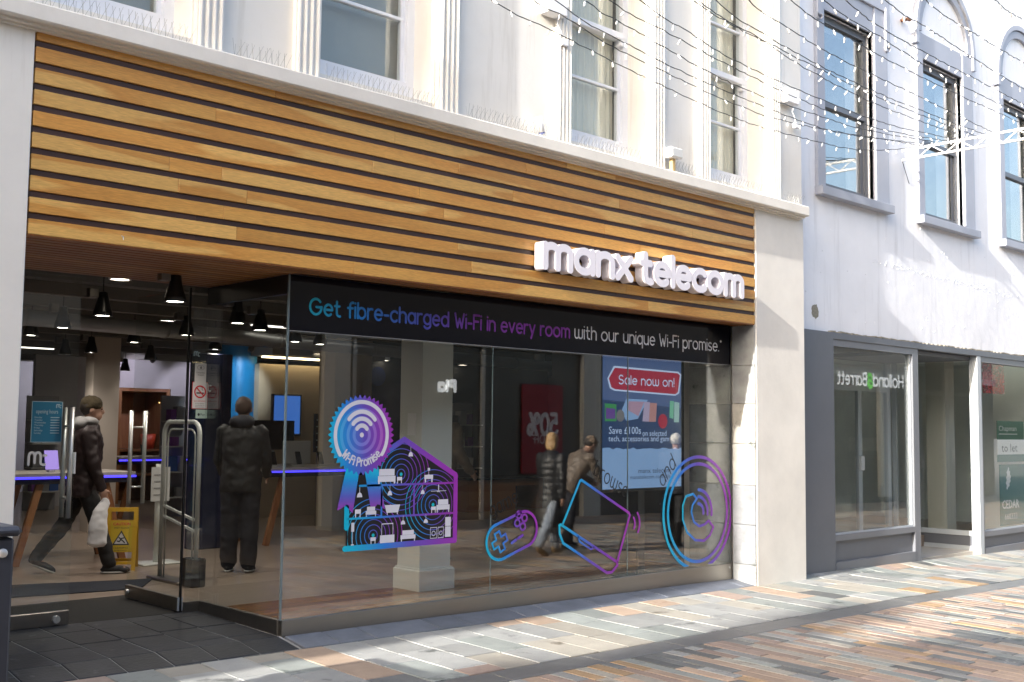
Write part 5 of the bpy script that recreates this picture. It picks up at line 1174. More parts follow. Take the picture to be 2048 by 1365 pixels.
one('front_leaf', ylw, lambda mb: leaf(mb, 1), wf); one('back_leaf', ylw, lambda mb: leaf(mb, -1), wf)
def onleaf(mb_src, d):
    out = MB(); out.f = mb_src.f; out.m = mb_src.m; out.v = [W3(v[0], .16-.24*v[2]+d, v[2]) for v in mb_src.v]; return out
mb = MB(); mb.face([(-.105,0,.185),(.105,0,.185),(.105,0,.485),(-.105,0,.485)]); onleaf(mb, .011).build('panel', ylw2, wf)
mb = MB(); font_text(mb, 'CAUTION', -.085, .445, .026, 0, .17, bold=.001); onleaf(mb, .013).build('lettering', red_i, wf)
mb = MB(); font_text(mb, 'WET FLOOR', -.075, .41, .018, 0, .15); font_text(mb, 'CLEANING', -.07, .215, .018, 0, .14); font_text(mb, 'IN PROGRESS', -.06, .193, .012, 0, .12); onleaf(mb, .013).build('lettering', inkd, wf)
mb = MB(); shape(mb, lambda U, V: inside_poly(U, V, [(-.085,.25),(.085,.25),(0,.395)]), (-.09,.09,.25,.4), .006, 0); onleaf(mb, .0125).build('triangle_border', inkd, wf)
mb = MB(); shape(mb, lambda U, V: inside_poly(U, V, [(-.065,.262),(.065,.262),(0,.372)]), (-.07,.07,.26,.38), .005, 0); onleaf(mb, .0135).build('triangle', pap, wf)
v, u0, v0 = stroke_val([[(-.02,.325),(.0,.305),(.02,.29)], [(0,.305),(-.015,.285),(-.035,.29)], [(.02,.29),(.035,.275)], [(.0,.315),(.025,.32)]], .006, .0025); po, se = march(v, u0, v0, .0025); mb = MB(); put(mb, po, se, lambda u, v: (u, 0, v)); onleaf(mb, .0145).build('slipping_figure', inkd, wf)
# security gate
sg = thing('security_gate', 'pale looped security gate with a black foot just inside the doors', 'gate', (.6, 2.8, .02)); gp = mat('gate_plastic', (.56,.58,.56), .35)
def loop(x, y0, y1, z0, z1, r):
    return [(x,y0,z0),(x,y0,z1-r)]+[(x, y0+r-r*math.cos(t), z1-r+r*math.sin(t)) for t in [math.pi/2*k/6 for k in range(1,7)]]+[(x,y1-r+r*math.sin(t), z1-r+r*math.cos(t)) for t in [math.pi/2*k/6 for k in range(0,7)]]+[(x,y1,z0)]
one('loop', gp, lambda mb: mb.tube(loop(.62, 2.45, 3.15, .05, 1.52, .12), .021, 10), sg, True); one('inner_loop', gp, lambda mb: mb.tube(loop(.62, 2.53, 3.07, .05, 1.45, .09), .008, 8), sg, True)
one('cross_bar', gp, lambda mb: (mb.bar((.62,2.5,.62),(.62,3.1,.72), .018, .022), mb.bar((.62,2.5,.52),(.62,3.1,.62), .018, .022)), sg); one('foot', kit_k, lambda mb: mb.bbox(.55, .69, 2.38, 2.58, .022, .28, c=.01), sg); one('foot_plate', steel, lambda mb: mb.bbox(.53, .71, 2.61, 3.25, .022, .05, c=.006), sg)
# notice on a post
p = onZ(312, 1128, .022); nsd = thing('notice_stand', 'white post with a paper notice standing beside the wet floor sign', 'stand', p)
one('post', gp, lambda mb: mb.tube([p, p+Vector((0,0,1.05))], .035, 12), nsd, True); one('base', gp, lambda mb: mb.bbox(p.x-.22, p.x+.22, p.y-.16, p.y+.16, p.z, p.z+.02, c=.006), nsd); boxo('paper', pap, nsd, p.x-.11, p.x+.10, p.y-.05, p.y-.046, p.z+.66, p.z+1.02)
for k, s_ in enumerate(('Please', 'wait here', 'to be', 'served')): 
    boxo('text_line', grey_i, nsd, p.x-.08, p.x+.04, p.y-.053, p.y-.051, p.z+.93-.07*k, p.z+.945-.07*k)
mt = tag(one('floor_mat', mat('mat_navy', (.008,.012,.022), .9, bump=.6, bs=120), lambda mb: mb.hexa([(-1.9,3.0,.022),(.18,2.62,.022),(.55,3.15,.022),(-1.7,3.9,.022)], [(-1.9,3.0,.03),(.18,2.62,.03),(.55,3.15,.03),(-1.7,3.9,.03)])), 'dark navy floor mat lying inside the doors under the walking man', 'mat')
# window display screen
YV = .25
ds = thing('display_screen', 'tall lit display screen with a sale notice standing behind the window', 'screen', (4.0, YV, .03))
def Q(px, py): q = onY(px, py, YV); return (q.x, q.z)
xa, zb_ = Q(1204, 980); xb = Q(1362, 985)[0]; zt = 2.35
def lit(n, c, s): return mat(n, tuple(k*.2 for k in c), .3, emit=c, es=s*.20)
one('casing', black, lambda mb: mb.bbox(xa-.02, xb+.02, YV+.002, YV+.07, zb_-.03, zt+.02, c=.006), ds); one('stand', black, lambda mb: (mb.box((xa+xb)/2-.05, (xa+xb)/2+.05, YV+.02, YV+.05, .05, zb_-.03), mb.bbox((xa+xb)/2-.25, (xa+xb)/2+.25, YV-.1, YV+.2, .034, .055, c=.004)), ds)
s_n = lit('screen_navy', (.014,.045,.13), .9); s_w = lit('screen_pale', (.30,.50,.86), .62); s_r = lit('screen_red', (.40,.012,.05), .8); s_i = lit('screen_ink', (.55,.68,.95), .8); s_b = lit('screen_sky', (.07,.12,.28), .8)
zt1 = Q(1207, 898)[1]; ztop = Q(1210, 812)[1]
boxo('screen', s_n, ds, xa, xb, YV-.002, YV+.001, zt1-.03, zt)
one('pale_panel', s_w, lambda mb: mb.face([(xa, YV-.003, zb_), (xb, YV-.003, zb_)]+[(xb-(xb-xa)*k/24, YV-.003, zt1+random.Random(k).uniform(-.012,.012)) for k in range(25)]), ds)
one('sky_panel', s_b, lambda mb: mb.face([(xa, YV-.0025, ztop+.06), (xb, YV-.0025, ztop+.0), (xb, YV-.0025, zt), (xa, YV-.0025, zt)]), ds)
def spoly(name, m_, pts, d): mb = MB(); mb.face([(Q(*q)[0], YV-d, Q(*q)[1]) for q in pts]); mb.build(name, m_, ds)
tagp = [(1217,757),(1229,736),(1354,747),(1359,751),(1355,785),(1350,789),(1230,779),(1222,775)]
spoly('tag_border', s_i, [(1214,757),(1227,732),(1356,744),(1362,750),(1358,787),(1350,792),(1228,782),(1219,777)], .004); spoly('tag', s_r, tagp, .005)
def srow(s, p0, p1, h, wd, m_):
    a_, b_ = Q(*p0), Q(*p1); mb = MB(); print_text(mb, s, a_[0], a_[1], h, wd, YV-.0065, x1=b_[0], bend=None); mb.build('lettering', m_, ds)
srow('Sale now on!'.replace('S','S'), (1237,768), (1347,777), .085, .0065, s_i)
for s_, p0, h, wd_ in (('Save £100s', (1217,868), .072, (1217,1281)), ('on selected', (1284,872), .055, (1284,1332)), ('tech, accessories and gam', (1216,880), .055, (1216,1337)), ):
    a_ = Q(*p0); b_ = Q(wd_[1], p0[1]); mb = MB(); font_text(mb, s_, a_[0], a_[1] if s_ != 'tech, accessories and gam' else Q(1217,883)[1], h, YV-.006, b_[0]-a_[0]); mb.build('lettering', s_i, ds)
ink_n = lit('screen_dark_ink', (.01,.02,.06), .5)
for s_, p0, x1_, h in (('manx telecom', (1276,947), 1340, .050), ('manxtelecom.com/sale', (1260,959), 1340, .040)):
    a_ = Q(*p0); b_ = Q(x1_, p0[1]); mb = MB(); font_text(mb, s_, a_[0], a_[1], h, YV-.006, b_[0]-a_[0]); mb.build('lettering', ink_n, ds)
spoly('game_box', lit('screen_green', (.05,.35,.12), .6), [(1209,843),(1232,843),(1232,809),(1209,807)], .0045); spoly('game_art', lit('screen_violet', (.16,.07,.36), .6), [(1211,838),(1230,838),(1230,818),(1211,816)], .005)
spoly('laptop_image', s_w, [(1242,823),(1252,798),(1295,800),(1275,838),(1252,842)], .0045); spoly('laptop_screen', lit('screen_pink', (.55,.35,.5), .6), [(1254,820),(1257,803),(1288,804),(1276,833)], .005)
spoly('phone_image', lit('screen_lilac', (.55,.45,.66), .6), [(1284,843),(1288,804),(1299,805),(1297,844)], .0055); spoly('phone_image', lit('screen_coral', (.60,.30,.30), .6), [(1297,844),(1299,806),(1313,807),(1311,844)], .0055)
mb = MB(); c_ = Q(1325,843); mb.lathe([(0,0),(.075,0)], (c_[0], YV-.005, c_[1]), 20, 'y'); mb.build('earbud_case_image', s_r, ds)
spoly('phone_image', lit('screen_mint', (.20,.62,.42), .6), [(1338,836),(1339,802),(1347,803),(1346,838)], .0055); spoly('phone_image', lit('screen_pale_mint', (.42,.68,.66), .6), [(1347,845),(1348,804),(1358,806),(1357,845)], .006)
mb = MB(); c_ = Q(1240,832); mb.lathe([(0,0),(.06,0)], (c_[0], YV-.006, c_[1]), 20, 'y'); mb.build('dial_image', lit('screen_grey', (.22,.22,.24), .6), ds)
# fire extinguisher
p = onZ(1305, 1072, .03); fe = thing('fire_extinguisher', 'fire extinguisher with a yellow label standing behind the window by the screen', 'extinguisher', p)
one('cylinder', mat('extinguisher_metal', (.45,.40,.33), .3, metal=.8), lambda mb: mb.lathe([(0,0),(.075,0),(.08,.02),(.08,.36),(.05,.42),(.025,.44),(.025,.48),(0,.48)], p, 18), fe, True); one('label', mat('extinguisher_label', (.6,.42,.06), .5), lambda mb: mb.lathe([(.081,.08),(.081,.26)], p, 18), fe, True)
one('handle', black, lambda mb: mb.tube([p+Vector((-.06,0,.5)), p+Vector((-.05,0,.56)), p+Vector((.05,0,.57)), p+Vector((.08,0,.5))], .012, 8), fe)

# ceiling duct and accessory racks
du = thing('ceiling_duct', 'grey ventilation duct running under the shop ceiling', 'duct', (3, 6, 2.5)); duct_m = mat('duct_grey', (.30,.30,.30), .45, metal=.5)
one('pipe', duct_m, lambda mb: mb.tube([(-3, 4.0, 2.56), (13, 7.2, 2.56)], .085, 14), du, True)
for k in range(9): one('joint', duct_m, lambda mb: mb.tube([(-2+1.7*k, 4.0+(1+1.7*k)*.2, 2.56), (-1.95+1.7*k, 4.0+(1.05+1.7*k)*.2, 2.56)], .094, 14), du, True)
pkc = [mat('package_%s' % n_, c_, .5) for n_, c_ in (('white', (.55,.55,.55)), ('blue', (.04,.12,.40)), ('purple', (.20,.05,.30)), ('black', (.02,.02,.02)), ('grey', (.25,.25,.26)))]
def rack(px0, px1, Y, label, seed):
    a_, b_ = onY(px0, 900, Y).x, onY(px1, 900, Y).x; t = thing('accessory_rack', label, 'rack', (a_, Y, .022), 'accessory racks in the shop'); r3 = random.Random(seed)
    one('back_panel', mat('rack_panel', (.32,.32,.34), .6) if 'rack_panel' not in MATS else MATS['rack_panel'], lambda mb: mb.box(a_, b_, Y+.3, Y+.34, .022, 1.95), t)
    for z in (.35, .75, 1.15, 1.55):
        one('shelf', kit_w, lambda mb: mb.box(a_, b_, Y, Y+.299, z-.02, z), t); x = a_+.04
        while x < b_-.16:
            w_ = r3.uniform(.08, .16); h_ = r3.uniform(.14, .27); one('package', r3.choice(pkc), lambda mb: mb.bbox(x, x+w_, Y+.06, Y+.22, z+.001, z+h_, c=.003), t); x += w_+r3.uniform(.01, .08)
rack(64, 128, 12.0, 'accessory rack of small packages behind the opening hours notice', 3); rack(338, 384, 9.5, 'accessory rack of small packages between the alcove and the totem', 4); rack(905, 965, 8.6, 'accessory rack of small packages behind the wooden counter', 6)

def washer(pos, aim, e, c, label, size=60):
    t = thing('added_spotlight', label, 'lamp', pos, 'wall washing spotlights in the shop'); pos = Vector(pos); d = (Vector(aim)-pos).normalized()
    one('body', lamp_k, lambda mb: mb.tube([pos-d*.12, pos], .045, 12), t, True); one('lens', glow, lambda mb: mb.tube([pos-d*.004, pos+d*.002], .036, 12), t); one('arm', lamp_k, lambda mb: mb.tube([pos-d*.06, (pos.x-d.x*.06, pos.y-d.y*.06, 2.79)], .01, 6), t)
    l_ = bpy.data.lights.new('added_spotlight_light', 'SPOT'); l_.energy = e; l_.color = c; l_.spot_size = R(size); l_.spot_blend = .5; l_.shadow_soft_size = .04
    o_ = bpy.data.objects.new('added_spotlight_light', l_); col.objects.link(o_); o_.matrix_basis = Matrix.Translation(pos+d*.03) @ d.to_track_quat('-Z','Y').to_matrix().to_4x4(); adopt(o_, t)
pb = onY(485, 690, 8.85); washer((pb.x-.35, 8.0, 2.62), (pb.x, 8.95, 2.1), 14, (.9,.95,1), 'small spotlight aimed at the blue column', 55)
q_ = onY(285, 765, 12.9); washer((q_.x-.3, 11.9, 2.62), (q_.x-.2, 12.95, 2.2), 9, (.86,.80,1), 'small spotlight washing the wall above the alcove', 80); washer((q_.x+.9, 11.9, 2.62), (q_.x+1.0, 12.95, 2.0), 9, (.86,.80,1), 'small spotlight washing the wall beside the alcove', 80)  # both lamps added to brighten the wall round the alcove
q_ = onY(110, 800, 17.3); washer((q_.x, 15.6, 2.62), (q_.x, 17.4, 1.9), 24, (.88,.84,1), 'small spotlight washing the far poster wall', 85); washer((q_.x+1.8, 15.6, 2.62), (q_.x+1.8, 17.4, 1.9), 24, (.88,.84,1), 'small spotlight washing the far wall by the pale column', 85)  # both lamps added to lift the dim far wall
# ------------------------------------------------------------------ people
def fuse(mb, name, m_, parent, vox=.012, smooth=4, wrinkle=0., quilt=0., sc=9.):
    """weld overlapping closed shapes into one continuous skin"""
    me = mb.mesh('tmp', m_); o = bpy.data.objects.new('tmp', me); col.objects.link(o)
    r = o.modifiers.new('r', 'REMESH'); r.mode = 'VOXEL'; r.voxel_size = vox
    s = o.modifiers.new('s', 'SMOOTH'); s.factor = .5; s.iterations = smooth
    dg = bpy.context.evaluated_depsgraph_get(); out = bpy.data.meshes.new_from_object(o.evaluated_get(dg)); out.name = name
    bpy.data.objects.remove(o); bpy.data.meshes.remove(me)
    if wrinkle or quilt:
        ns = [v.normal.copy() for v in out.vertices]
        for v, n in zip(out.vertices, ns):
            d = 0
            if wrinkle: d += wrinkle*(noise.noise(Vector((v.co.x*sc, v.co.y*sc, v.co.z*sc*1.6)))+.6*noise.noise(v.co*sc*2.3))
            if quilt: d += .008*(abs(math.sin(math.pi*v.co.z/quilt))**.6-.6)
            v.co += n*d
    out.polygons.foreach_set('use_smooth', [True]*len(out.polygons))
    out.materials.clear(); out.materials.append(m_)
    ob = bpy.data.objects.new(name, out); col.objects.link(ob); adopt(ob, parent); return ob
skin_m = mat('skin', (.42,.25,.18), .55, var=.08); eye_m = mat('eye', (.02,.015,.012), .2)
def person(label, loc, heading, H=1.75, lean=3, legs=((22,4),(-20,18)), arms=((-12,18),(16,22)), head_turn=0, nod=0, jacket=None, trousers=None, shoes=None, hair=None, hat=None, hood=None,
           coat=None, quilt=0., sole=None, bag=None, hairlen=.0, legw=1.):
    k = H/1.75; loc = Vector(loc); th = math.atan2(heading[1], heading[0])-math.pi/2
    t = thing('person', label, 'person', loc)
    P = Vector((0,0,.95)); Ls = Matrix.Rotation(-R(lean), 3, 'X'); up = Ls @ Vector((0,0,1)); N = P+up*.53
    Hd = N+Vector((0,.025,0))+(Matrix.Rotation(-R(lean*.6+nod), 3, 'X') @ Vector((0,0,1)))*.165
    Hr = Matrix.Rotation(R(head_turn), 3, 'Z') @ Matrix.Rotation(-R(nod+lean*.3), 3, 'X')
    kn = []; an = []; hp = []; to = []
    for s, (a, b) in zip((-1, 1), legs):
        h = Vector((s*.092, 0, .93)); d1 = Vector((s*.02, math.sin(R(a)), -math.cos(R(a)))); q = h+d1*.44
        d2 = Vector((0, math.sin(R(a-b)), -math.cos(R(a-b)))); e = q+d2*.42; hp.append(h); kn.append(q); an.append(e)
        pit = max(0, -(a-b))*.7 if a < 0 else 0; fd = Vector((s*.12, math.cos(R(pit)), -math.sin(R(pit)))).normalized(); to.append((fd, pit))
    low = min(min(e.z-.075, (e+f*.17).z-.055) for e, (f, _) in zip(an, to))
    lift = Vector((0,0,-low))
    el = []; wr = []; sh = []
    for s, (a, b) in zip((-1, 1), arms):
        q0 = N-up*.075+Vector((s*.185,0,0)); d1 = (Vector((s*.16, math.sin(R(a)), -math.cos(R(a))))).normalized(); q1 = q0+d1*.29
        d2 = Vector((-s*.03, math.sin(R(a+b)), -math.cos(R(a+b)))).normalized(); q2 = q1+d2*.26; sh.append(q0); el.append(q1); wr.append((q2, d2))
    T = Matrix.Translation(loc) @ Matrix.Rotation(th, 4, 'Z') @ Matrix.Scale(k, 4) @ Matrix.Translation(lift)
    def done(mb): mb.v = [tuple(T @ Vector(v)) for v in mb.v]; return mb
    def torso(mb, rings):
        n = 20; base = len(mb.v)
        for (z, rx, ry) in rings:
            for j in range(n):
                a = 2*math.pi*j/n; mb.v.append(tuple(P+Ls @ Vector((rx*math.cos(a), ry*math.sin(a), z))))
        for i in range(len(rings)-1):
            for j in range(n): j2 = (j+1) % n; mb.f.append((base+i*n+j, base+i*n+j2, base+(i+1)*n+j2, base+(i+1)*n+j)); mb.m.append(0)
        mb.f.append(tuple(base+j for j in reversed(range(n)))); mb.m.append(0); mb.f.append(tuple(base+(len(rings)-1)*n+j for j in range(n))); mb.m.append(0)
    # body
    b = MB()
    b.ell(Hd+Hr @ Vector((0,-.008,.02)), .076, .096, .105, rot=Hr); b.ell(Hd+Hr @ Vector((0,.028,-.055)), .056, .064, .066, rot=Hr)
    b.ell(Hd+Hr @ Vector((0,.098,-.015)), .013, .024, .026, rot=Hr); b.ell(Hd+Hr @ Vector((0,.082,.030)), .048, .018, .014, rot=Hr); b.ell(Hd+Hr @ Vector((0,.082,-.062)), .026, .016, .016, rot=Hr)
    for s in (-1, 1): b.ell(Hd+Hr @ Vector((s*.079,-.008,-.005)), .012, .022, .032, rot=Hr)
    b.cap(N-up*.06, Hd+Hr @ Vector((0,-.01,-.06)), .058, .054)
    torso(b, [(-.1,.15,.10),(.1,.14,.10),(.33,.16,.11),(.46,.14,.09),(.5,.06,.05)])
    for i in range(2):
        b.cap(sh[i], el[i], .045, .038); b.cap(el[i], wr[i][0], .038, .027); b.cap(hp[i], kn[i], .075, .052); b.cap(kn[i], an[i], .05, .035)
        b.cap(an[i]+Vector((0,0,-.02)), an[i]+to[i][0]*.14+Vector((0,0,-.035)), .036, .03)
        w0, d = wr[i]; s = (-1, 1)[i]; side = Vector((0,1,0)); side = (side-d*side.dot(d)).normalized(); inn = d.cross(side)*-s
        b.ell(w0+d*.05, .022, .040, .048, rot=Matrix((inn, side, d)).transposed())
        for f_ in range(4):
            r0 = w0+d*.085+side*(.028-.019*f_); ln = (.036,.042,.039,.030)[f_]; r1 = r0+d*ln; r2_ = r1+(d*.55-inn*(-.65)).normalized()*ln*.8; b.cap(r0, r1, .0095, .009, 8); b.cap(r1, r2_, .009, .008, 8)
        r0 = w0+d*.03+side*.036; r1 = r0+(d*.7+side*.55).normalized()*.04; b.cap(r0, r1, .011, .010, 8); b.cap(r1, r1+(d*.9+inn*.3).normalized()*.03, .010, .008, 8)
    fuse(done(b), 'body', skin_m, t, .0105, 3)
    e = MB()
    for s in (-1, 1): e.ell(Hd+Hr @ Vector((s*.030,.086,.010)), .007, .006, .005, 8, 6, rot=Hr)
    done(e).build('eyes', eye_m, t, True)
    # trousers
    c = MB(); torso(c, [(-.16,.165,.125),(-.05,.175,.13),(.06,.165,.12),(.12,.155,.11)])
    for i in range(2): c.cap(hp[i], kn[i], .098*legw, .078*legw); c.cap(kn[i], an[i]+Vector((0,0,.03)), .078*legw, .070*legw)
    fuse(done(c), 'trousers', trousers, t, .014, 4, .010)
    # shoes
    for i in range(2):
        f_, pit = to[i]; Rz = Matrix.Rotation(-R(pit), 3, 'X'); o_ = an[i]
        c = MB(); c.ell(o_+f_*.055+Vector((0,0,-.035)), .047, .145, .040, rot=Rz); c.ell(o_+Vector((0,-.01,.0)), .046, .056, .065, rot=Rz); c.ell(o_+f_*.14+Vector((0,0,-.045)), .045, .06, .030, rot=Rz)
        sh_o = fuse(done(c), 'shoe', shoes, t, .011, 3)
        c = MB(); c.ell(o_+f_*.06+Vector((0,0,-.062)), .050, .150, .016, rot=Rz); done(c).build('sole', sole or shoes, sh_o, True)
    # jacket or coat
    c = MB()
    if coat: torso(c, [(-.52,.225,.20),(-.3,.215,.185),(-.1,.20,.165),(.06,.185,.145),(.2,.185,.15),(.34,.205,.155),(.45,.20,.145),(.515,.13,.11),(.56,.085,.09)])
    else: torso(c, [(-.16,.205,.16),(-.05,.205,.16),(.1,.195,.15),(.25,.205,.155),(.36,.215,.155),(.45,.205,.14),(.515,.13,.11),(.56,.085,.09)])
    for i in range(2): c.cap(sh[i], el[i], .080, .066); c.cap(el[i], wr[i][0]-wr[i][1]*.01, .066, .050)
    if hood: pass
    fuse(done(c), 'coat' if coat else 'jacket', coat or jacket, t, .014, 4, .012 if not quilt else .006, quilt)
    if hood:
        c = MB(); c.ell(N+Vector((0,-.075,.03)), .135, .085, .075); c.ell(N+Vector((0,.0,.055)), .115, .10, .05); fuse(done(c), 'hood', hood, t, .012, 3, .008)
    if hair:
        c = MB(); c.ell(Hd+Hr @ Vector((0,-.024,.030)), .088, .100, .100, rot=Hr)
        if hairlen: c.ell(Hd+Hr @ Vector((0,-.045,-.050)), .096, .074, .055+hairlen, rot=Hr)
        fuse(done(c), 'hair', hair, t, .011, 3, .004, sc=16)
    if hat:
        c = MB(); c.ell(Hd+Hr @ Vector((0,-.012,.058)), .092, .110, .092, rot=Hr); c.lathe([(.085,.0),(.096,.0),(.096,.05),(.085,.05)], Hd+Hr @ Vector((0,-.008,.025)), 20); fuse(done(c), 'beanie', hat, t, .010, 3, .006, sc=18)
    if bag is not None:
        wv = T @ (wr[bag][0]+wr[bag][1]*.10)
        return t, wv
    return t, None
cl = lambda n_, c_, r_=.8, **kw: mat(n_, c_, r_, var=.15, vs_=6, **kw)
dark_nyl = cl('cloth_maroon_black', (.022,.012,.013), .55); blackc = cl('cloth_black', (.012,.012,.013), .7); greyc = cl('cloth_grey', (.34,.34,.34), .9); olive = cl('knit_olive', (.055,.042,.022), .95, bump=.6, bs=90)
navyc = cl('cloth_navy', (.012,.013,.020), .8); whites = mat('sole_white', (.5,.5,.48), .6); tan = cl('boot_tan', (.36,.24,.12), .7); denim = cl('cloth_denim', (.28,.32,.38), .85); puff = cl('nylon_black', (.018,.019,.021), .5)
h_grey = cl('hair_grey_red', (.075,.048,.038), .75); h_blond = cl('hair_blonde', (.46,.30,.15), .55); h_white = cl('hair_white', (.72,.70,.64), .7); h_dark = cl('hair_dark', (.02,.015,.012), .6); capb = cl('cap_brown', (.20,.15,.11), .9); brownj = cl('cloth_brown', (.16,.128,.10), .5)
_, hv = person('man in an olive beanie and dark jacket walking with a white bag', (.20, 4.0, .022), (.93,-.36), 1.75, lean=3, legs=((-21,14),(20,4)), arms=((-14,14),(10,10)), jacket=dark_nyl, trousers=blackc, shoes=blackc, sole=whites, hat=olive, hood=greyc, bag=1, hair=h_dark)
_, hv = _, hv
# the bag hangs from the hand on the camera's side
plastic = mat('bag_plastic', (.74,.75,.77), .45, var=.1)
bg = thing('plastic_bag', 'white plastic carrier bag hanging from the walking man\'s hand', 'bag', (hv.x, hv.y, hv.z-.5))
c = MB(); c.loft([(hv.x-.06, hv.y, hv.z-.47, .06, .05), (hv.x-.06, hv.y, hv.z-.44, .095, .075), (hv.x-.06, hv.y, hv.z-.25, .09, .07), (hv.x-.04, hv.y, hv.z-.12, .07, .045), (hv.x, hv.y, hv.z-.05, .06, .03), (hv.x, hv.y, hv.z+.005, .022, .02)], 20); fuse(c, 'sack', plastic, bg, .011, 2, .006, sc=11)
person('man seen from behind in a dark jacket beside the blue column', (1.47, 3.16, .022), (.62,.78), 1.74, lean=2, legs=((2,4),(-2,3)), arms=((14,38),(14,38)), jacket=blackc, trousers=navyc, shoes=blackc, sole=whites, hair=h_grey, hood=navyc, legw=1.22)
person('man in a brown padded jacket standing between the column and the window joint', (3.75, 2.75, .022), (.85,.1), 1.80, lean=4, legs=((4,4),(-6,6)), arms=((8,40),(8,40)), jacket=brownj, quilt=.0, trousers=navyc, shoes=blackc, hair=h_dark, hood=brownj)
person('woman in a long black padded coat walking along the street, seen reflected', (6.49, -3.68, gz(6.49,-3.68)), (1,-.15), 1.66, lean=3, legs=((-22,12),(20,4)), arms=((-10,14),(14,20)), coat=puff, quilt=.085, trousers=denim, shoes=tan, hair=h_blond, hairlen=.05)
person('white haired man in a dark jacket out in the street, seen reflected', (9.33, -3.79, gz(9.33,-3.79)), (.9,-.4), 1.70, lean=6, legs=((-14,6),(14,4)), arms=((-8,14),(10,20)), jacket=navyc, trousers=blackc, shoes=blackc, hair=h_white)
person('stooping man in a brown cap out in the street, seen reflected', (7.45, -4.25, gz(7.45,-4.25)), (1,.1), 1.72, lean=34, legs=((-6,8),(10,8)), arms=((24,30),(30,34)), nod=20, jacket=brownj, trousers=navyc, shoes=blackc, hat=capb, hair=h_dark)
# ------------------------------------------------------------------ street cabinet at the edge of the picture
pq = onY(37, 1052, -1.6); pr = onY(30, 1075, -1.6)
cab_m = mat('cabinet_paint', (.035,.04,.055), .5, var=.15, vs_=8, dirt=((.03,.09,.42), 26, .70, .02))
cbn = thing('street_cabinet', 'dark street cabinet with chipped blue paint and a rounded lid', 'cabinet', (-2.8, -1.3, gz(-2.8,-1.3)))
one('body', cab_m, lambda mb: mb.bbox(pr.x-.75, pr.x, -1.6, -1.05, gz(-3,-1.3)-.02, pr.z-.002, c=.012), cbn)
one('lid', cab_m, lambda mb: mb.bbox(pr.x-.78, pq.x+.012, -1.63, -1.02, pr.z+.006, pq.z, c=.018), cbn)
p = onY(5, 1107, -1.6); one('lock', steel_b, lambda mb: (mb.lathe([(0,-.012),(.016,-.012),(.022,-.006),(.022,0)], (p.x, -1.6, p.z), 18, 'y'), ), cbn, True)
# ------------------------------------------------------------------ the far side of the street (seen only in the glass)
YO = -9.6
op = thing('opposite_terrace', 'terrace of shops across the street seen reflected in the windows', 'building', (5, YO, 0))
op_w = mat('opposite_wall', (.42,.38,.32), .8, var=.1); op_b = mat('opposite_brick', (.30,.17,.11), .85, var=.15); op_d = mat('opposite_shopfront', (.085,.08,.07), .25, var=.5, vs_=.8); op_p = mat('opposite_pillar', (.45,.44,.40), .7)
boxo('ground_floor', op_d, op, -16, 34, YO-8, YO, -.7, 3.1); 
def opw(mb): wall_with(mb, -16, 34, YO-8, YO, 3.1, 7.2, [(x, x+1.1, 4.6, 6.6) for x in np.arange(-15, 33, 2.6)])
one('upper_wall', op_w, opw, op)
one('roof', mat('opposite_slate', (.09,.09,.10), .6), lambda mb: mb.hexa([(-16,YO-8,7.2),(34,YO-8,7.2),(34,YO+.25,7.2),(-16,YO+.25,7.2)], [(-16,YO-5,8.6),(34,YO-5,8.6),(34,YO-3,8.6),(-16,YO-3,8.6)]), op)
one('stringcourse', op_p, lambda mb: mb.box(-16, 34, YO, YO+.1, 3.1, 3.3), op)
for x in np.arange(-15, 33, 2.6): one('window', mat('opposite_glass', (.03,.035,.04), .1) if 'opposite_glass' not in MATS else MATS['opposite_glass'], lambda mb: mb.box(x+.001, x+1.099, YO-.3, YO-.15, 4.6, 6.6), op)
for px in (640, 1160, 1420): x = onY(px, 850, -YO).x; boxo('pillar', op_p, op, x, x+.55, YO, YO+.12, -.4, 3.1)
for x in (-9, -3, 26, 31): boxo('pillar', op_p, op, x, x+.6, YO, YO+.12, -.4, 3.1)
one('window_display', mat('opposite_display', (.10,.09,.08), .6, var=.6, vs_=2.5), lambda mb: [mb.box(x, x+1.9, YO+.0, YO+.02, .4, 2.3) for x in (-7.5, 7.6, 21.2)], op)
for px in (700, 960): x = onY(px, 850, -YO).x; boxo('glazing_bar', op_p, op, x, x+.08, YO, YO+.06, -.4, 3.1)
# its signs
wi = mat('opposite_glow_white', (.75,.75,.75), .5, emit=(.8,.8,.8), es=.6); gi = mat('opposite_glow_green', (.10,.55,.04), .5, emit=(.12,.6,.05), es=.6); ri = mat('opposite_red', (.22,.010,.016), .5)  # glow put into the sign letters so their reflections show
YM = -YO+2*(YR+.02)
a, b = onY(1668, 768, YM), onY(1798, 740, YM); hh = (b.z-a.z)*.62
sg2 = thing('health_shop_sign', 'white lettering with a green ampersand on the shop across the street, seen mirrored', 'sign', (b.x, YO+.1, a.z))
def mirror_text(s, xs, xe, z, h, wd, m_, host):
    lay_, Wt = layout(s, .2); k = (xs-xe)/Wt; mb = MB()
    for st, ch in lay_:
        ss = [[(xs-p[0]*k, z+p[1]*h) for p in q] for q in st]; v, u0, v0 = stroke_val(ss, wd, wd/2); po_, se_ = march(v, u0, v0, wd/2)
        put(mb, [list(reversed(q)) for q in po_], se_, lambda u, v_: (u, YO+.13, v_))
    mb.build('lettering', m_, host)
WdT = b.x-a.x
mirror_text('Holland', b.x, b.x-.47*WdT, a.z+.01, hh, .03, wi, sg2); mirror_text('Barrett', b.x-.58*WdT, a.x, a.z+.01, hh, .03, wi, sg2)
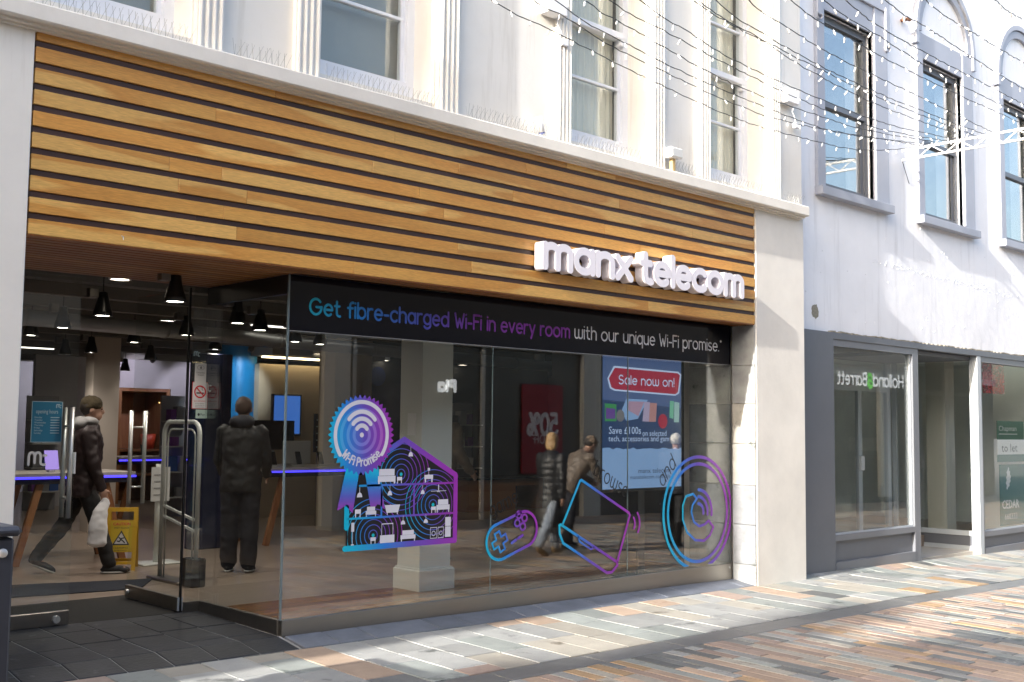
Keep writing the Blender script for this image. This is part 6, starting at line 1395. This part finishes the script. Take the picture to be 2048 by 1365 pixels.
v, u0, v0 = stroke_val([arc(b.x-.525*WdT, a.z+.7*hh, .045*WdT*.55, .28*hh, 0, 360, 20), arc(b.x-.525*WdT, a.z+.15*hh, .045*WdT*.75, .32*hh, 0, 360, 20), [(b.x-.50*WdT, a.z-.1*hh), (b.x-.56*WdT, a.z+.3*hh)]], .035, .015); po, se = march(v, u0, v0, .015); mb = MB(); put(mb, [list(reversed(q)) for q in po], se, lambda u, v_: (u, YO+.13, v_)); mb.build('ampersand', gi, sg2)
a, b = onY(862, 781, -YO), onY(902, 760, -YO); sg3 = thing('white_shop_sign', 'white letters on the dark shop across the street, seen mirrored on the column', 'sign', (b.x, YO+.1, a.z)); mirror_text('Pla', b.x, a.x+.1, a.z, (b.z-a.z)*.85, .04, wi, sg3)
a, b = onY(1040, 948, -YO), onY(1122, 772, -YO); sg4 = thing('red_sale_poster', 'red half price poster in the window across the street, seen mirrored', 'poster', (a.x, YO+.02, a.z))
boxo('sheet', ri, sg4, a.x, b.x, YO+.03, YO+.06, a.z, b.z); wi2 = mat('opposite_print', (.55,.5,.5), .5)
lay_, Wt = layout('50%', .2)
mb = MB()
for st, ch in lay_:
    k = (b.x-a.x)*.72/Wt; ss = [[(b.x-.14*(b.x-a.x)-p[0]*k, a.z+.44*(b.z-a.z)+p[1]*.42) for p in q] for q in st]; v, u0, v0 = stroke_val(ss, .045, .02); po, se = march(v, u0, v0, .02); put(mb, [list(reversed(q)) for q in po], se, lambda u, v_: (u, YO+.065, v_))
mb.build('lettering', wi2, sg4)
txt('lettering', 'OFF', b.x-.45*(b.x-a.x), a.z+.33*(b.z-a.z), .2, YO+.065, wi2, sg4, (b.x-a.x)*.3, flip=True)
# ------------------------------------------------------------------ unseen buildings added towards the sun, shaped to cast shadows into the picture
up1 = thing('shop_shading_building', 'rendered building projecting into the street toward the sun', 'building', (-16, 1, 0)); up_m = mat('upstreet_wall', (.55,.50,.44), .8, var=.08)
boxo('wall', up_m, up1, -22, -12, -1.60, 6, -.6, 9.7)
for z in (1.2, 4.4, 7.2):
    for y in (-.6, 1.6, 3.8): boxo('window', op_d, up1, -12.0, -11.98, y, y+.9, z, z+1.5)
one('parapet', up_m, lambda mb: mb.box(-22.1, -12.1, -1.5, 6, 9.7, 9.72), up1)
up2 = thing('paving_shading_building', 'tall gabled building where the street bends toward the sun', 'building', (-34, -9, 0))
boxo('wall', op_b, up2, -40, -30, -16, -4.05, -.7, 12.4)
one('gable', op_b, lambda mb: mb.add([(-40,-11,12.4),(-30,-11,12.4),(-30,-4.3,12.4),(-40,-4.3,12.4),(-30,-7.6,15.2),(-40,-7.6,15.2)], [(0,3,2,1),(1,2,4),(3,0,5),(0,1,4,5),(2,3,5,4)]), up2)
one('chimney', op_b, lambda mb: mb.box(-31.5, -30.3, -5.2, -4.5, 12.4, 14.2), up2)  # gable and chimney added to break up the shadow's edge
for z in (1.2, 4.4, 7.2, 9.9):
    for y in (-15, -12, -9, -6): boxo('window', op_d, up2, -30.0, -29.97, y, y+1.1, z, z+1.7)
